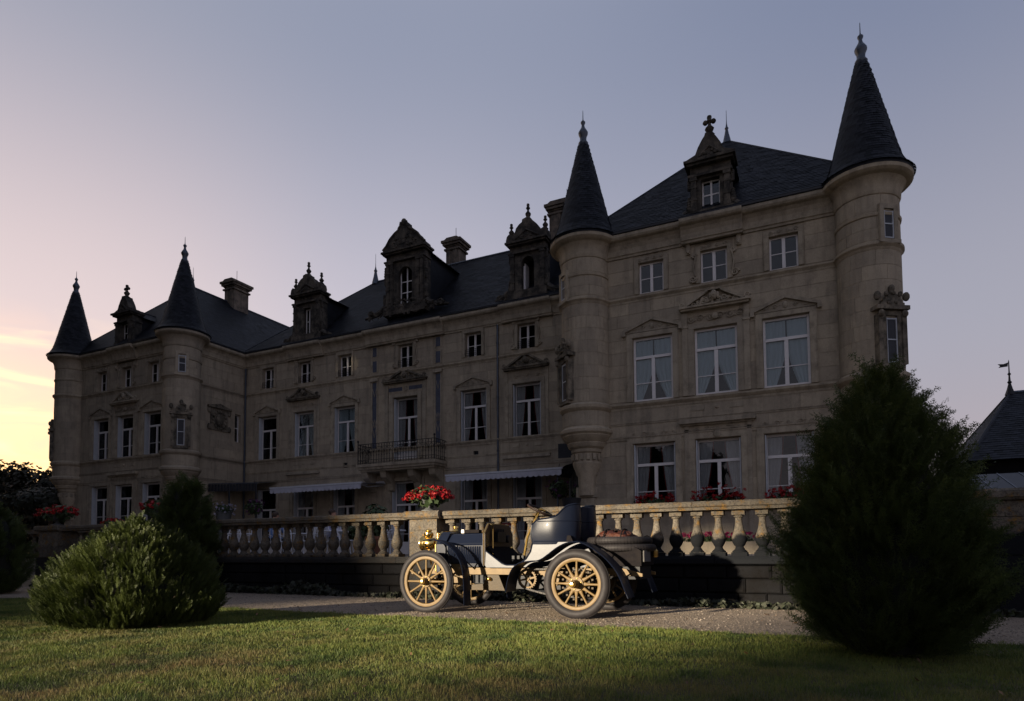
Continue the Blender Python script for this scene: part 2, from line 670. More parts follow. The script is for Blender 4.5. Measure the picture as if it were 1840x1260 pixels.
def sheet(name, x0, x1, y0, y1, z, mat, nx=1, ny=1, wob=None):
    xs = np.linspace(x0, x1, nx + 1)
    ys = np.linspace(y0, y1, ny + 1)
    V = [(x, y, z + (wob(x, y) if wob else 0)) for y in ys for x in xs]
    Fq = [(j * (nx + 1) + i, j * (nx + 1) + i + 1, (j + 1) * (nx + 1) + i + 1, (j + 1) * (nx + 1) + i) for j in range(ny) for i in range(nx)]
    me = np_mesh(name, V, Fq, 4, mat, True)
    o = link_mesh(name, me)
    o['kind'] = 'structure'
    return o


sheet('ground', -900, 900, -900, 900, -0.012, 'lawn_soil')
PATH0 = 7.55


def path_edge(x):
    return PATH0 + .05 * math.sin(x * 1.3) + .035 * math.sin(x * 3.7 + 1) - .012 * (x + 6)


xs = np.linspace(-60, 14, 240)
pv, pf = [], []
for i, x in enumerate(xs):
    pv += [(x, path_edge(x), -.004), (x, path_edge(x) + .25, .003), (x, 9.0, .006), (x, 10.9, .0)]
for i in range(len(xs) - 1):
    for j in range(3):
        a = i * 4 + j
        pf.append((a, a + 4, a + 5, a + 1))
o = link_mesh('path', np_mesh('path', pv, pf, 4, 'gravel_path', True))
o['kind'] = 'structure'
o = MB().box(-70, 9, 10.98, 46, -.5, TER).build('terrace', 'paving')
o['kind'] = 'structure'

# loose stones on the path: denser where one can see them
n = 14000
px = RNG.uniform(-13, 2.2, n)
py = 7.45 + RNG.uniform(0, 1, n) ** 1.3 * 3.2
keep = py > np.array([path_edge(x) for x in px]) - .05 * RNG.random(n)
px, py = px[keep], py[keep]
n = len(px)
TV = np.array([(1, 0, 0), (-.5, .87, 0), (-.5, -.87, 0), (.1, .1, .75), (0, 0, -.4)], float)
TF = np.array([(0, 1, 3), (1, 2, 3), (2, 0, 3)])
S = .006 + .011 * RNG.random(n) ** 2
Rm = frames(np.column_stack([RNG.normal(0, .25, n), RNG.normal(0, .25, n), np.ones(n)]), RNG.uniform(0, 6.3, n))
V, Fc = scatter(TV, TF, np.column_stack([px, py, np.full(n, .006)]), Rm, S)
o = link_mesh('gravel', np_mesh('gravel', V, Fc, 3, 'pebble'))
o['kind'] = 'stuff'


# ------------------------------------------------------------------ grass
def blades(n, xr, yr, hmin, hmax, wd, name):
    x = RNG.uniform(*xr, n)
    y = RNG.uniform(*yr, n)
    # keep what the camera can plausibly see, a little wider than the frame
    c, s_ = math.cos(YAW), math.sin(YAW)
    dep = -x * s_ + y * c
    lat = x * c + y * s_
    edge = PATH0 + .05 * np.sin(x * 1.3) + .035 * np.sin(x * 3.7 + 1) - .012 * (x + 6)
    fray = .10 * np.sin(x * 9.1) * np.sin(x * 23.7 + 2) + .06 * RNG.normal(0, 1, n)
    k = (dep > 1.8) & (np.abs(lat) < dep * 1.0 + 1.5) & (y < edge + fray)
    dens = np.clip(5.0 / np.maximum(dep, 1), .35, 1.0)
    k &= RNG.random(n) < dens
    x, y, dep = x[k], y[k], dep[k]
    n = len(x)
    clump = .6 + .8 * (np.sin(x * 5.3 + 2 * np.sin(y * 3.1)) * np.sin(y * 6.1 + 1.7 * np.sin(x * 2.3)) * .5 + .5)
    h = RNG.uniform(hmin, hmax, n) * clump
    wdt = wd * (0.7 + .6 * RNG.random(n)) * np.clip(dep / 5.0, .8, 1.8)
    a = RNG.uniform(0, 2 * math.pi, n)
    lean = RNG.uniform(.1, .75, n)
    la = RNG.uniform(0, 2 * math.pi, n)
    bx, by = np.cos(a) * wdt, np.sin(a) * wdt
    mx, my = np.cos(la) * lean * h * .4, np.sin(la) * lean * h * .4
    tx, ty = np.cos(la) * lean * h, np.sin(la) * lean * h
    z0 = np.full(n, -.012)
    V = np.stack([np.column_stack([x - bx, y - by, z0]), np.column_stack([x + bx, y + by, z0]),
                  np.column_stack([x + bx * .7 + mx, y + by * .7 + my, z0 + h * .6]), np.column_stack([x - bx * .7 + mx, y - by * .7 + my, z0 + h * .6]),
                  np.column_stack([x + tx, y + ty, z0 + h])], axis=1).reshape(-1, 3)
    b = (np.arange(n) * 5)[:, None]
    F3 = np.concatenate([b + np.array([[0, 1, 2]]), b + np.array([[0, 2, 3]]), b + np.array([[3, 2, 4]])], axis=1).reshape(-1, 3)
    o = link_mesh(name, np_mesh(name, V, F3, 3, 'grass_blade'))
    o['kind'] = 'stuff'
    return n


blades(760000, (-15, 4.5), (1.2, 7.75), .016, .042, .0023, 'grass')


# a scatter of dead leaves on lawn and gravel
nlf = 420
lx, ly = RNG.uniform(-11, 3, nlf), RNG.uniform(2.5, 10.6, nlf)
TVl = np.array([(-.5, -.25, .05), (.5, -.3, .1), (.45, .3, .0), (-.4, .28, .12), (.8, 0, .05)])
TFl = np.array([(0, 1, 2), (0, 2, 3), (1, 4, 2)])
V, Fc = scatter(TVl, TFl, np.column_stack([lx, ly, np.where(ly < 7.5, .028, .014)]), frames(RNG.normal(0, .25, (nlf, 3)) + np.array([0, 0, 1]), RNG.uniform(0, 6.3, nlf)), .022 + .022 * RNG.random(nlf))
simple('dead_leaf', (.16, .085, .035), (.09, .05, .022), 12, .8, bump=0, island=.5)
o = link_mesh('fallen_leaves', np_mesh('fallen_leaves', V, Fc, 3, 'dead_leaf'))
o['kind'] = 'stuff'


# ------------------------------------------------------------------ the chateau
CH = thing('chateau', (-18.3, 24.0, 0), 'long pale stone chateau with slate roofs and four cone-topped corner turrets', 'chateau')


def wall_grid(name, u0, u1, z0, z1, holes, place, depth=.34, parent=None, mat='limestone'):
    """a wall face with rectangular holes and their reveals; place(u, d, z) -> xyz, d = depth into the wall"""
    b = MB()
    us = sorted({u0, u1, *[h[0] for h in holes], *[h[1] for h in holes]})
    zs = sorted({z0, z1, *[h[2] for h in holes], *[h[3] for h in holes]})
    for i in range(len(us) - 1):
        for j in range(len(zs) - 1):
            a, c, e, g = us[i], us[i + 1], zs[j], zs[j + 1]
            um, zm = (a + c) / 2, (e + g) / 2
            if any(h[0] < um < h[1] and h[2] < zm < h[3] for h in holes):
                continue
            b.add([place(a, 0, e), place(c, 0, e), place(c, 0, g), place(a, 0, g)], [(0, 1, 2, 3)])
    for a, c, e, g in holes:
        for p, q in (((a, e), (a, g)), ((a, g), (c, g)), ((c, g), (c, e)), ((c, e), (a, e))):
            b.add([place(p[0], 0, p[1]), place(q[0], 0, q[1]), place(q[0], depth, q[1]), place(p[0], depth, p[1])], [(0, 1, 2, 3)])
    return b.build(name, mat, parent or CH)


def front(Y):
    return lambda u, d, z: (u, Y + d, z)


# one sill/lintel table per storey: (half width, bottom, top)
WA, WF, WG = (.43, 9.97, 11.06), (.69, 6.14, 8.40), (.725, 2.30, 4.64)
MA, MF, MG = (.43, 10.08, 11.22), (.69, 6.06, 8.50), (.72, .82, 4.45)
RW = [-5.02, -2.90, -0.73]
LW = [-35.75, -33.65, -31.42]
MX = [-27.42, -24.75, -22.0, -18.2, -14.36, -11.63, -8.95]
RWX0, RWX1 = -7.5, 1.65
LWX0, LWX1 = -38.42, -29.2


def rect(cx, s):
    return (cx - s[0], cx + s[0], s[1], s[2])


rw_holes = [rect(c, s) for c in RW for s in (WA, WF, WG)]
lw_holes = [rect(c, s) for c in LW for s in (WA, WF, WG)]
DOOR_F = (-18.90, -17.46, 5.5, 8.58)
DOOR_G = (-19.0, -17.3, .8, 4.40)
m_holes = [rect(c, s) for i, c in enumerate(MX) for s in (MA, MF, MG) if not (i == 3 and s is not MA)] + [DOOR_F, DOOR_G]

wall_grid('wall', RWX0, RWX1, .6, CB + .1, rw_holes, front(YW))
wall_grid('wall', LWX0, LWX1, .6, CB + .1, lw_holes, front(YW))
VENTS = [(-21.93, 5.42), (-14.24, 5.47)]
wall_grid('wall', LWX1, RWX0, .6, CB + .1, m_holes + [(x - .13, x + .13, z - .13, z + .13) for x, z in VENTS], front(YM))
# flanks, backs, and the floors that keep the rooms dark
SLIT = (25.32, 25.72, 7.12, 8.68)
wall_grid('wall', YW, YM, .6, CB + .1, [SLIT], lambda u, d, z: (LWX1 - d, u, z))
wall_grid('wall', YW, YM, .6, CB + .1, [], lambda u, d, z: (RWX0 + d, u, z))
wall_grid('wall', YW, 40, .6, CB + .1, [], lambda u, d, z: (RWX1 - d, u, z))
wall_grid('wall', YW, 40, .6, CB + .1, [], lambda u, d, z: (LWX0 + d, u, z))
b = MB()
b.add([(LWX0, 40, .6), (RWX1, 40, .6), (RWX1, 40, 12.2), (LWX0, 40, 12.2)], [(0, 1, 2, 3)])
b.build('wall', 'limestone', CH)
b = MB()
for z in (S0 - .15, S1 + 3.45, CB):
    b.box(LWX0 + .4, LWX1 - .4, YW + .4, 39, z, z + .05)
    b.box(RWX0 + .4, RWX1 - .4, YW + .4, 39, z, z + .05)
    b.box(LWX1 - .4, RWX0 + .4, YM + .4, 39.5, z, z + .04)
for x0, x1, y in ((LWX0, LWX1, YW), (RWX0, RWX1, YW), (LWX1, RWX0, YM)):
    b.box(x0 + .4, x1 - .4, y + 3.4, y + 3.5, .8, CB)
b.build('inner_floors', 'interior', CH)
for x, z in VENTS:
    g = MB()
    for i in range(4):
        g.box(x - .13, x + .13, YM + .05, YM + .06, z - .12 + i * .07, z - .085 + i * .07)
    g.box(x - .14, x + .14, YM + .12, YM + .13, z - .14, z + .14)
    g.build('vent_grille', 'lead_dark', CH)

# ---- dressed stone courses
unit = MB()
unit.add([(0, 0, 0), (1, 0, 0), (1, 0, 1), (0, 0, 1), (.0, 1, .0), (1, 1, 0), (1, 1, 1), (0, 1, 1)], [(0, 1, 2, 3), (1, 5, 6, 2), (0, 3, 7, 4), (3, 2, 6, 7), (0, 4, 5, 1)])
unit_me = bpy.data.meshes.new('ashlar_block')
unit_me.from_pydata(unit.v, [], unit.f)
unit_me.materials.append(M['limestone'])


def courses(u0, u1, holes, skip, zr, h=.42):
    """block rectangles of running courses that leave out holes and bands"""
    out = []
    for za, zb in zr:
        k = max(1, round((zb - za) / h))
        hh = (zb - za) / k
        for i in range(k):
            z0, z1 = za + i * hh, za + (i + 1) * hh
            cuts = sorted((max(u0, a - m), min(u1, c + m)) for a, c, e, g, m in holes if e - m < z1 - .02 and g + m * .9 > z0 + .02)
            u = u0
            segs = []
            for a, c in cuts:
                if a > u + .05:
                    segs.append((u, a))
                u = max(u, c)
            if u < u1 - .05:
                segs.append((u, u1))
            for a, c in segs:
                nb = max(1, round((c - a) / random.uniform(.75, 1.15)))
                ed = [a] + sorted(a + (c - a) * (j + random.uniform(-.18, .18)) / nb for j in range(1, nb)) + [c]
                out += [(ed[j], ed[j + 1], z0, z1) for j in range(nb)]
    return out


J = .005
hol = [(a, c, e, g, .19) for a, c, e, g in rw_holes]
blk = courses(RWX0 + .25, RWX1 - .2, hol, None, [(.82, S0 - .06), (S0 + .12, S1 - .2), (S1 + .06, S2 - .17), (S2 + .06, CB)], .47)
random.shuffle(blk)
blk.sort(key=lambda r: -(r[1] - r[0]) * (r[3] - r[2]))
for a, c, e, g in blk[:300]:
    o = share('ashlar_block', unit_me, (a + J, YW - .012 - random.random() * .004, e + J), CH, (c - a - 2 * J, .0125, g - e - 2 * J))
sb = MB()
BF = [(0, 1, 2, 3), (1, 5, 6, 2), (0, 3, 7, 4), (3, 2, 6, 7), (0, 4, 5, 1)]


def front_block(mb, a, c, e, g, Y, pr=.012):
    a, c, e, g = a + J, c - J, e + J, g - J
    y0 = Y - pr - random.random() * .004
    mb.add([(a, y0, e), (c, y0, e), (c, y0, g), (a, y0, g), (a, Y + .0005, e), (c, Y + .0005, e), (c, Y + .0005, g), (a, Y + .0005, g)], BF)


for a, c, e, g in blk[300:]:
    front_block(sb, a, c, e, g, YW)
for r in courses(LWX0 + .2, LWX1 - .2, [(a, c, e, g, .19) for a, c, e, g in lw_holes], None, [(.82, S0 - .06), (S0 + .12, S1 - .2), (S1 + .06, S2 - .17), (S2 + .06, CB)], .47):
    front_block(sb, *r, YW)
for r in courses(LWX1 + .05, RWX0 - .05, [(a, c, e, g, .19) for a, c, e, g in m_holes] + [(x - .13, x + .13, z - .13, z + .13, .04) for x, z in VENTS] +
                 [(-20.3, -19.85, 6.2, 11.6, .05), (-16.52, -16.05, 6.2, 11.6, .05)], None, [(.82, S0 - .06), (S0 + .12, S1 - .2), (S1 + .06, S2 - .17), (S2 + .06, CB)], .47):
    front_block(sb, *r, YM)
for a, c, e, g in courses(YW + .9, YM - .02, [(*SLIT, .15), (23.45, 25.0, 7.4, 9.0, .02)], None, [(.82, S0 - .06), (S0 + .12, S1 - .2), (S1 + .06, S2 - .17), (S2 + .06, CB)], .47):
    a, c, e, g = a + J, c - J, e + J, g - J
    x0 = LWX1 + .012
    sb.add([(x0, a, e), (x0, c, e), (x0, c, g), (x0, a, g), (LWX1 - .0005, a, e), (LWX1 - .0005, c, e), (LWX1 - .0005, c, g), (LWX1 - .0005, a, g)], BF)
sb.build('stone_courses', 'ashlar', CH, kind='stuff')


# ---- mouldings
def mould_x(mb, prof, x0, x1, Y):
    """profile of (out, z) run along x on a wall facing -y"""
    n = len(prof)
    vs = [(x0, Y - o, z) for o, z in prof] + [(x1, Y - o, z) for o, z in prof]
    fs = [(i, i + 1, n + i + 1, n + i) for i in range(n - 1)] + [tuple(range(n)), tuple(range(n, 2 * n))[::-1]]
    mb.add(vs, fs)


def mould_y(mb, prof, y0, y1, X, sgn=1):
    n = len(prof)
    vs = [(X + sgn * o, y0, z) for o, z in prof] + [(X + sgn * o, y1, z) for o, z in prof]
    fs = [(i, i + 1, n + i + 1, n + i) for i in range(n - 1)] + [tuple(range(n)), tuple(range(n, 2 * n))[::-1]]
    mb.add(vs, fs)


def cornice_prof(e=0.0):
    p = [(-.02, CB), (.06 + e, CB), (.07 + e, CB + .07), (.11 + e, CB + .09)]
    p += [(.11 + e + .24 * (1 - math.cos(t * math.pi / 2)), CB + .12 + .42 * math.sin(t * math.pi / 2)) for t in (0, .25, .5, .75, 1)]
    p += [(.38 + e, CB + .56), (.42 + e, CB + .62), (.42 + e, CT), (-.02, CT)]
    return p


def band_prof(z, o=.10, h=.2):
    return [(-.02, z - h), (.03, z - h), (.04, z - h * .7), (o * .6, z - h * .55), (o, z - h * .3), (o, z - h * .08), (.02, z), (-.02, z)]


def gutter_prof(e=0.0):
    return [(.1, CT), (.40 + e, CT + .003), (.455 + e, CT + .03), (.46 + e, CT + .10), (.42 + e, CT + .12), (.1, CT + .12)]


def storey_mouldings(x0, x1, Y, breaks, mats='limestone_trim'):
    mb = MB()
    mould_x(mb, cornice_prof(), x0, x1, Y)
    for bx, hw in breaks:
        mould_x(mb, cornice_prof(.14), bx - hw, bx + hw, Y)
    mb.build('cornice', mats, CH)
    mb = MB()
    mould_x(mb, gutter_prof(), x0, x1, Y)
    mb.build('gutter', 'lead_dark', CH)
    for z, o, h in ((S2, .11, .2), (S1, .13, .24), (S0 + .12, .06, .14), (5.42, .05, .10)):
        mb = MB()
        mould_x(mb, band_prof(z, o, h), x0, x1, Y)
        mb.build('string_course', mats, CH)


storey_mouldings(RWX0 + .5, RWX1 - .5, YW, [(-2.93, 1.0)])
storey_mouldings(LWX0 + .5, LWX1 - .5, YW, [(-33.63, 1.0)])
storey_mouldings(LWX1, RWX0, YM, [(-24.6, 1.25), (-18.2, 2.3), (-11.55, 1.25)])
for x_, sg in ((LWX1, 1), (RWX0, -1)):
    mb = MB()
    mould_y(mb, cornice_prof(), YW + .5, YM + .1, x_, sg)
    mb.build('cornice', 'limestone_trim', CH)
mb = MB()
mould_y(mb, gutter_prof(), YW + .5, YM + .1, LWX1)
mb.build('gutter', 'lead_dark', CH)
for z, o, h in ((S2, .11, .2), (S1, .13, .24), (S0 + .12, .06, .14)):
    mb = MB()
    mould_y(mb, band_prof(z, o, h), YW + .5, YM, LWX1)
    mb.build('string_course', 'limestone_trim', CH)


# ---- carved work
def spiral(mb, c, r, turns=1.6, sgn=1, th=.03, Y=0):
    pts = []
    for i in range(18):
        t = i / 17
        a = sgn * t * turns * 2 * math.pi
        rr = r * (1 - .82 * t)
        pts.append((c[0] + rr * math.cos(a), Y, c[1] + rr * math.sin(a)))
    mb.tube(pts, [th * (1 - .4 * i / 17) for i in range(18)], 5)


def relief(mb, x0, x1, z0, z1, Y, n, seed=1):
    """acanthus-like cluster of scrolls, bosses and leaves"""
    rn = random.Random(seed)
    for i in range(n):
        x, z = rn.uniform(x0, x1), rn.uniform(z0, z1)
        s = rn.uniform(.03, .07)
        mb.ball((x, Y, z), s, 6, (rn.uniform(.7, 1.7), .8, rn.uniform(.6, 1.5)))


def rinceau(mb, x0, x1, z, h, Y, k):
    """running scroll frieze with rosettes"""
    w_ = (x1 - x0) / k
    for i in range(k):
        cx = x0 + (i + .5) * w_
        spiral(mb, (cx, z), h * .42, 1.5, 1 if i % 2 else -1, .02, Y - .01)
        mb.ball((cx, Y - .012, z), h * .13, 6, (1, .6, 1))
        mb.ball((cx + w_ * .45, Y - .008, z + (h * .2 if i % 2 else -h * .2)), h * .12, 6, (1.6, .5, .7))


def pediment(cx, hw, z0, rise, Y, parent, fancy=0, mat='limestone_trim'):
    mb = MB()
    o = .13
    if fancy == 0:           # low raked hood on thin strips, with a scroll frieze in the tympanum
        pts = [(cx - hw, z0), (cx - hw, z0 + .07), (cx, z0 + rise), (cx + hw, z0 + .07), (cx + hw, z0)]
        pin = [(cx - hw + .05, z0), (cx, z0 + rise - .13), (cx + hw - .05, z0)]
        mb.prism(pts, Y - .05, Y + .01)
        for s in (-1, 1):
            n_ = 6
            mb.prism([(cx + s * hw * 1.02, z0 + .0), (cx + s * hw * 1.04, z0 + .10), (cx, z0 + rise + .07), (cx, z0 + rise - .045)], Y - o, Y - .045)
            mb.box(cx + s * hw * .99 - .06, cx + s * hw * .99 + .06, Y - o - .01, Y - .04, z0 - .10, z0 + .06)
        rinceau(mb, cx - hw * .75, cx + hw * .75, z0 + rise * .34, .17, Y - .055, 5)
        mb.ball((cx, Y - .06, z0 + rise * .45), .08, 8, (1, .5, 1.2))
    else:                    # broken scrolled pediment with a carved head on an entablature
        mb.box(cx - hw, cx + hw, Y - .20, Y, z0, z0 + .07)
        mb.box(cx - hw - .05, cx + hw + .05, Y - .26, Y, z0 + .07, z0 + .13)
        for s in (-1, 1):
            pts = []
            for i in range(9):
                t = i / 8
                pts.append((cx + s * hw * (1 - .82 * t), z0 + .13 + rise * (.05 + .80 * t ** 1.15)))
            low_ = [(p[0], p[1] - .10) for p in pts[::-1]]
            mb.prism(pts + low_, Y - .20, Y - .02)
            spiral(mb, (cx + s * hw * .95, z0 + .21), .10, 1.5, s, .035, Y - .21)
            spiral(mb, (cx + s * hw * .30, z0 + rise * .45), .13, 1.6, -s, .03, Y - .15)
            spiral(mb, (cx + s * hw * .60, z0 + rise * .28), .10, 1.6, s, .028, Y - .14)
        relief(mb, cx - hw * .5, cx + hw * .5, z0 + .15, z0 + rise * .55, Y - .12, 26, int(abs(cx) * 7))
        mb.ball((cx, Y - .17, z0 + rise * .68), .13, 10, (.85, .8, 1.25))
        mb.ball((cx, Y - .26, z0 + rise * .66), .035, 6)
        for s in (-1, 1):
            mb.ball((cx + s * .12, Y - .14, z0 + rise * .66), .07, 6, (.8, .8, 1.6))
        mb.box(cx - .2, cx + .2, Y - .16, Y, z0 + rise * .98, z0 + rise * 1.03)
    return mb.build('pediment', mat, parent, True)


# ---- windows
def curtain_mesh(x0, x1, z0, z1, Y, side, tie, mat):
    """one hanging half curtain; side -1 hangs from the left jamb; tie 0 straight .. 1 drawn back"""
    nx, nz = 15, 10
    vs, fs = [], []
    for j in range(nz + 1):
        t = j / nz
        z = z1 + (z0 - z1) * t
        full = 1 - tie * max(0, (t - .42) / .58) ** 1.4 * .62 if mat == 'curtain_sheer' else 1 - tie * (t ** 1.6) * .72
        for i in range(nx + 1):
            u = i / nx
            wv = .028 * math.sin(u * 26 + side * 1.3) * (.6 + .5 * t) + .012 * math.sin(u * 11 + t * 3)
            x = x0 + (x1 - x0) * u * full if side < 0 else x1 - (x1 - x0) * u * full
            vs.append((x, Y + wv, z))
    for j in range(nz):
        for i in range(nx):
            a = j * (nx + 1) + i
            fs.append((a, a + 1, a + nx + 2, a + nx + 1))
    return MB().add(vs, fs)


def window(cx, spec, Y, kind, setback=.14, curtain='curtain_sheer', tie=1.0, shutters=False, par=None):
    hw, z0, z1 = spec
    par = par or CH
    tie = max(.35, min(1.05, tie + random.uniform(-.22, .14)))
    x0, x1 = cx - hw, cx + hw
    Yf = Y + setback
    fw = .075 if kind != 'attic' else .055
    mb = MB()
    mb.box(x0, x0 + fw, Yf, Yf + .07, z0, z1)
    mb.box(x1 - fw, x1, Yf, Yf + .07, z0, z1)
    mb.box(x0 + fw, x1 - fw, Yf, Yf + .07, z0, z0 + fw)
    mb.box(x0 + fw, x1 - fw, Yf, Yf + .07, z1 - fw, z1)
    panes = []
    a, c = x0 + fw, x1 - fw
    if kind == 'attic':
        zt = z1 - fw
    else:
        zt = z0 + (z1 - z0) * .67
        mb.box(a, c, Yf - .015, Yf + .07, zt, zt + .095)
        panes.append((a, c, zt + .095, z1 - fw))
    mw = .05 if kind == 'attic' else .06
    mb.box(cx - mw, cx + mw, Yf - .01, Yf + .06, z0 + fw, zt)
    zm = z0 + fw + (zt - z0 - fw) * (.5 if kind == 'attic' else .40)
    for p, q in ((a, cx - mw), (cx + mw, c)):
        mb.box(p, q, Yf + .01, Yf + .045, zm - .014, zm + .014)
        if kind == 'door':
            mb.box(p, q, Yf + .005, Yf + .05, z0 + fw, z0 + .62)
            panes += [(p, q, z0 + .62, zm - .014), (p, q, zm + .014, zt)]
        else:
            panes += [(p, q, z0 + fw, zm - .014), (p, q, zm + .014, zt)]
    wn = mb.build('window', 'white_paint', par)
    for p, q, e, g in panes:
        MB().box(p, q, Yf + .024, Yf + .030, e, g).build('pane', 'window_glass', wn)
    if curtain:
        zc1 = z1 - fw - .01
        for s in (-1, 1):
            mid_ = cx + s * .02
            xa, xb = (x0 + fw * .4, mid_) if s < 0 else (mid_, x1 - fw * .4)
            if curtain == 'curtain_sheer':
                zb = z0 + .05
            else:
                zb = z0 + .05
                sh = (x1 - x0) * .13
                xa, xb = (x0 + fw * .3, cx - sh) if s < 0 else (cx + sh, x1 - fw * .3)
            cm_ = curtain_mesh(xa, xb, zb, zc1, Yf + .09, s, tie, curtain)
            co = cm_.build('curtain', curtain, wn, True, ang=180)
            if curtain == 'curtain_cream':
                nx = 15
                ed = [cm_.v[j * (nx + 1) + nx] for j in range(11)]
                MB().tube([(p_[0], p_[1] - .01, p_[2]) for p_ in ed], .022, 5).build('curtain_trim', 'curtain_trim', wn, True)
    if shutters:
        for s in (-1, 1):
            xj = x0 if s < 0 else x1
            sm = MB().box(min(xj + -s * .012, xj - s * .05), max(xj - s * .012, xj - s * .05), Y + .02, Y + setback - .015, z0 + .03, z1 - .03)
            k = 3
            for i in range(k):
                e = z0 + .12 + i * (z1 - z0 - .15) / k
                g = e + (z1 - z0 - .15) / k - .1
                xp = xj - s * .05
                sm.box(min(xp, xp - s * .008), max(xp, xp - s * .008), Y + .06, Y + setback - .05, e, g)
            sm.build('shutter', 'shutter_paint', wn)
    return wn


def surround(cx, spec, Y, parent, sw=.17, head=True, sill=True, proud=.05):
    hw, z0, z1 = spec
    mb = MB()
    for s in (-1, 1):
        xa = cx + s * (hw + .01)
        xb = cx + s * (hw + sw)
        mb.box(min(xa, xb), max(xa, xb), Y - proud, Y + .01, z0, z1 + .01)
        xc = cx + s * (hw + sw + .018)
        mb.box(min(xb, xc), max(xb, xc), Y - proud - .022, Y + .01, z0, z1 + .03)
    if head:
        mb.box(cx - hw - sw, cx + hw + sw, Y - proud - .003, Y + .01, z1 + .013, z1 + .17)
    if sill:
        mb.box(cx - hw - sw - .04, cx + hw + sw + .04, Y - .11, Y + .10, z0 - .10, z0 - .004)
    return mb.build('surround', 'limestone_trim', parent)


for i, c in enumerate(RW + LW):
    r_ = i < 3
    wn = window(c, WA, YW, 'attic', .10 if r_ else .22, None)
    surround(c, WA, YW, wn, .15, True, False)
    mb = MB()
    rinceau(mb, c - .5, c + .5, WA[2] + .12, .15, YW - .055, 4)
    mb.build('frieze', 'limestone_trim', wn, True)
    wn = window(c, WF, YW, 'french', .11 if r_ else .26, 'curtain_sheer', .95, not r_)
    surround(c, WF, YW, wn, .20, True, False)
    if i % 3 == 1:
        pediment(c, 1.10, WF[2] + .62, .62, YW, wn, 1)
        mb = MB()
        rinceau(mb, c - .95, c + .95, WF[2] + .36, .30, YW - .03, 6)
        mb.ball((c, YW - .05, WF[2] + .36), .12, 8, (1, .6, 1))
        for s in (-1, 1):
            mb.box(c + s * 1.0 - .09, c + s * 1.0 + .09, YW - .075, YW, WF[1], WF[2] + .60)
            mb.box(c + s * 1.0 - .12, c + s * 1.0 + .12, YW - .10, YW, WF[2] + .06, WF[2] + .14)
        mb.build('frieze', 'limestone_trim', wn, True)
        for s in (-1, 1):                        # volutes beside the attic window
            mb = MB()
            spiral(mb, (c + s * .68, WA[1] + .16), .13, 1.6, s, .04, YW - .06)
            spiral(mb, (c + s * .62, WA[2] - .15), .09, 1.6, -s, .035, YW - .06)
            mb.tube([(c + s * .60, YW - .06, WA[1] + .25), (c + s * .66, YW - .07, WA[1] + .55), (c + s * .58, YW - .06, WA[2] - .2)], .035, 6)
            mb.box(c + s * .82 - .07, c + s * .82 + .07, YW - .10, YW, WA[2] - .05, WA[2] + .32)
            mb.ball((c + s * .82, YW - .12, WA[2] + .05), .06, 6, (1, .7, 1.3))
            mb.build('scroll_bracket', 'limestone_trim', wn, True)
    else:
        pediment(c, 1.0, WF[2] + .19, .42, YW, wn, 0)
    wn = window(c, WG, YW, 'french', .26, 'curtain_cream' if r_ else 'curtain_cream', .85, True)
    surround(c, WG, YW, wn, .22, True, True)
    mb = MB()
    if i % 3 == 1:
        mb.box(c - 1.15, c + 1.15, YW - .10, YW, 5.10, 5.16)
        mb.box(c - 1.22, c + 1.22, YW - .22, YW, 5.16, 5.30)
        mb.box(c - 1.12, c + 1.12, YW - .06, YW, S0 + .13, S0 + .18)
        mb.lathe([(.001, -.09), (.10, -.085), (.14, -.05), (.12, -.02), (.15, 0)], (c, YW - .0, S0 - .02), 14, axis='y')
        for s in (-1, 1):
            mb.box(c + s * .62 - .22, c + s * .62 + .22, YW - .035, YW, 5.62, 5.78)
            mb.box(c + s * 1.0 - .07, c + s * 1.0 + .07, YW - .06, YW, 1.0, 5.1)
        mb.ball((c, YW - .02, 5.70), .07, 8)
    rinceau(mb, c - .85, c + .85, WG[2] + .32, .22, YW - .02, 5)
    mb.build('frieze', 'limestone_trim', wn, True)

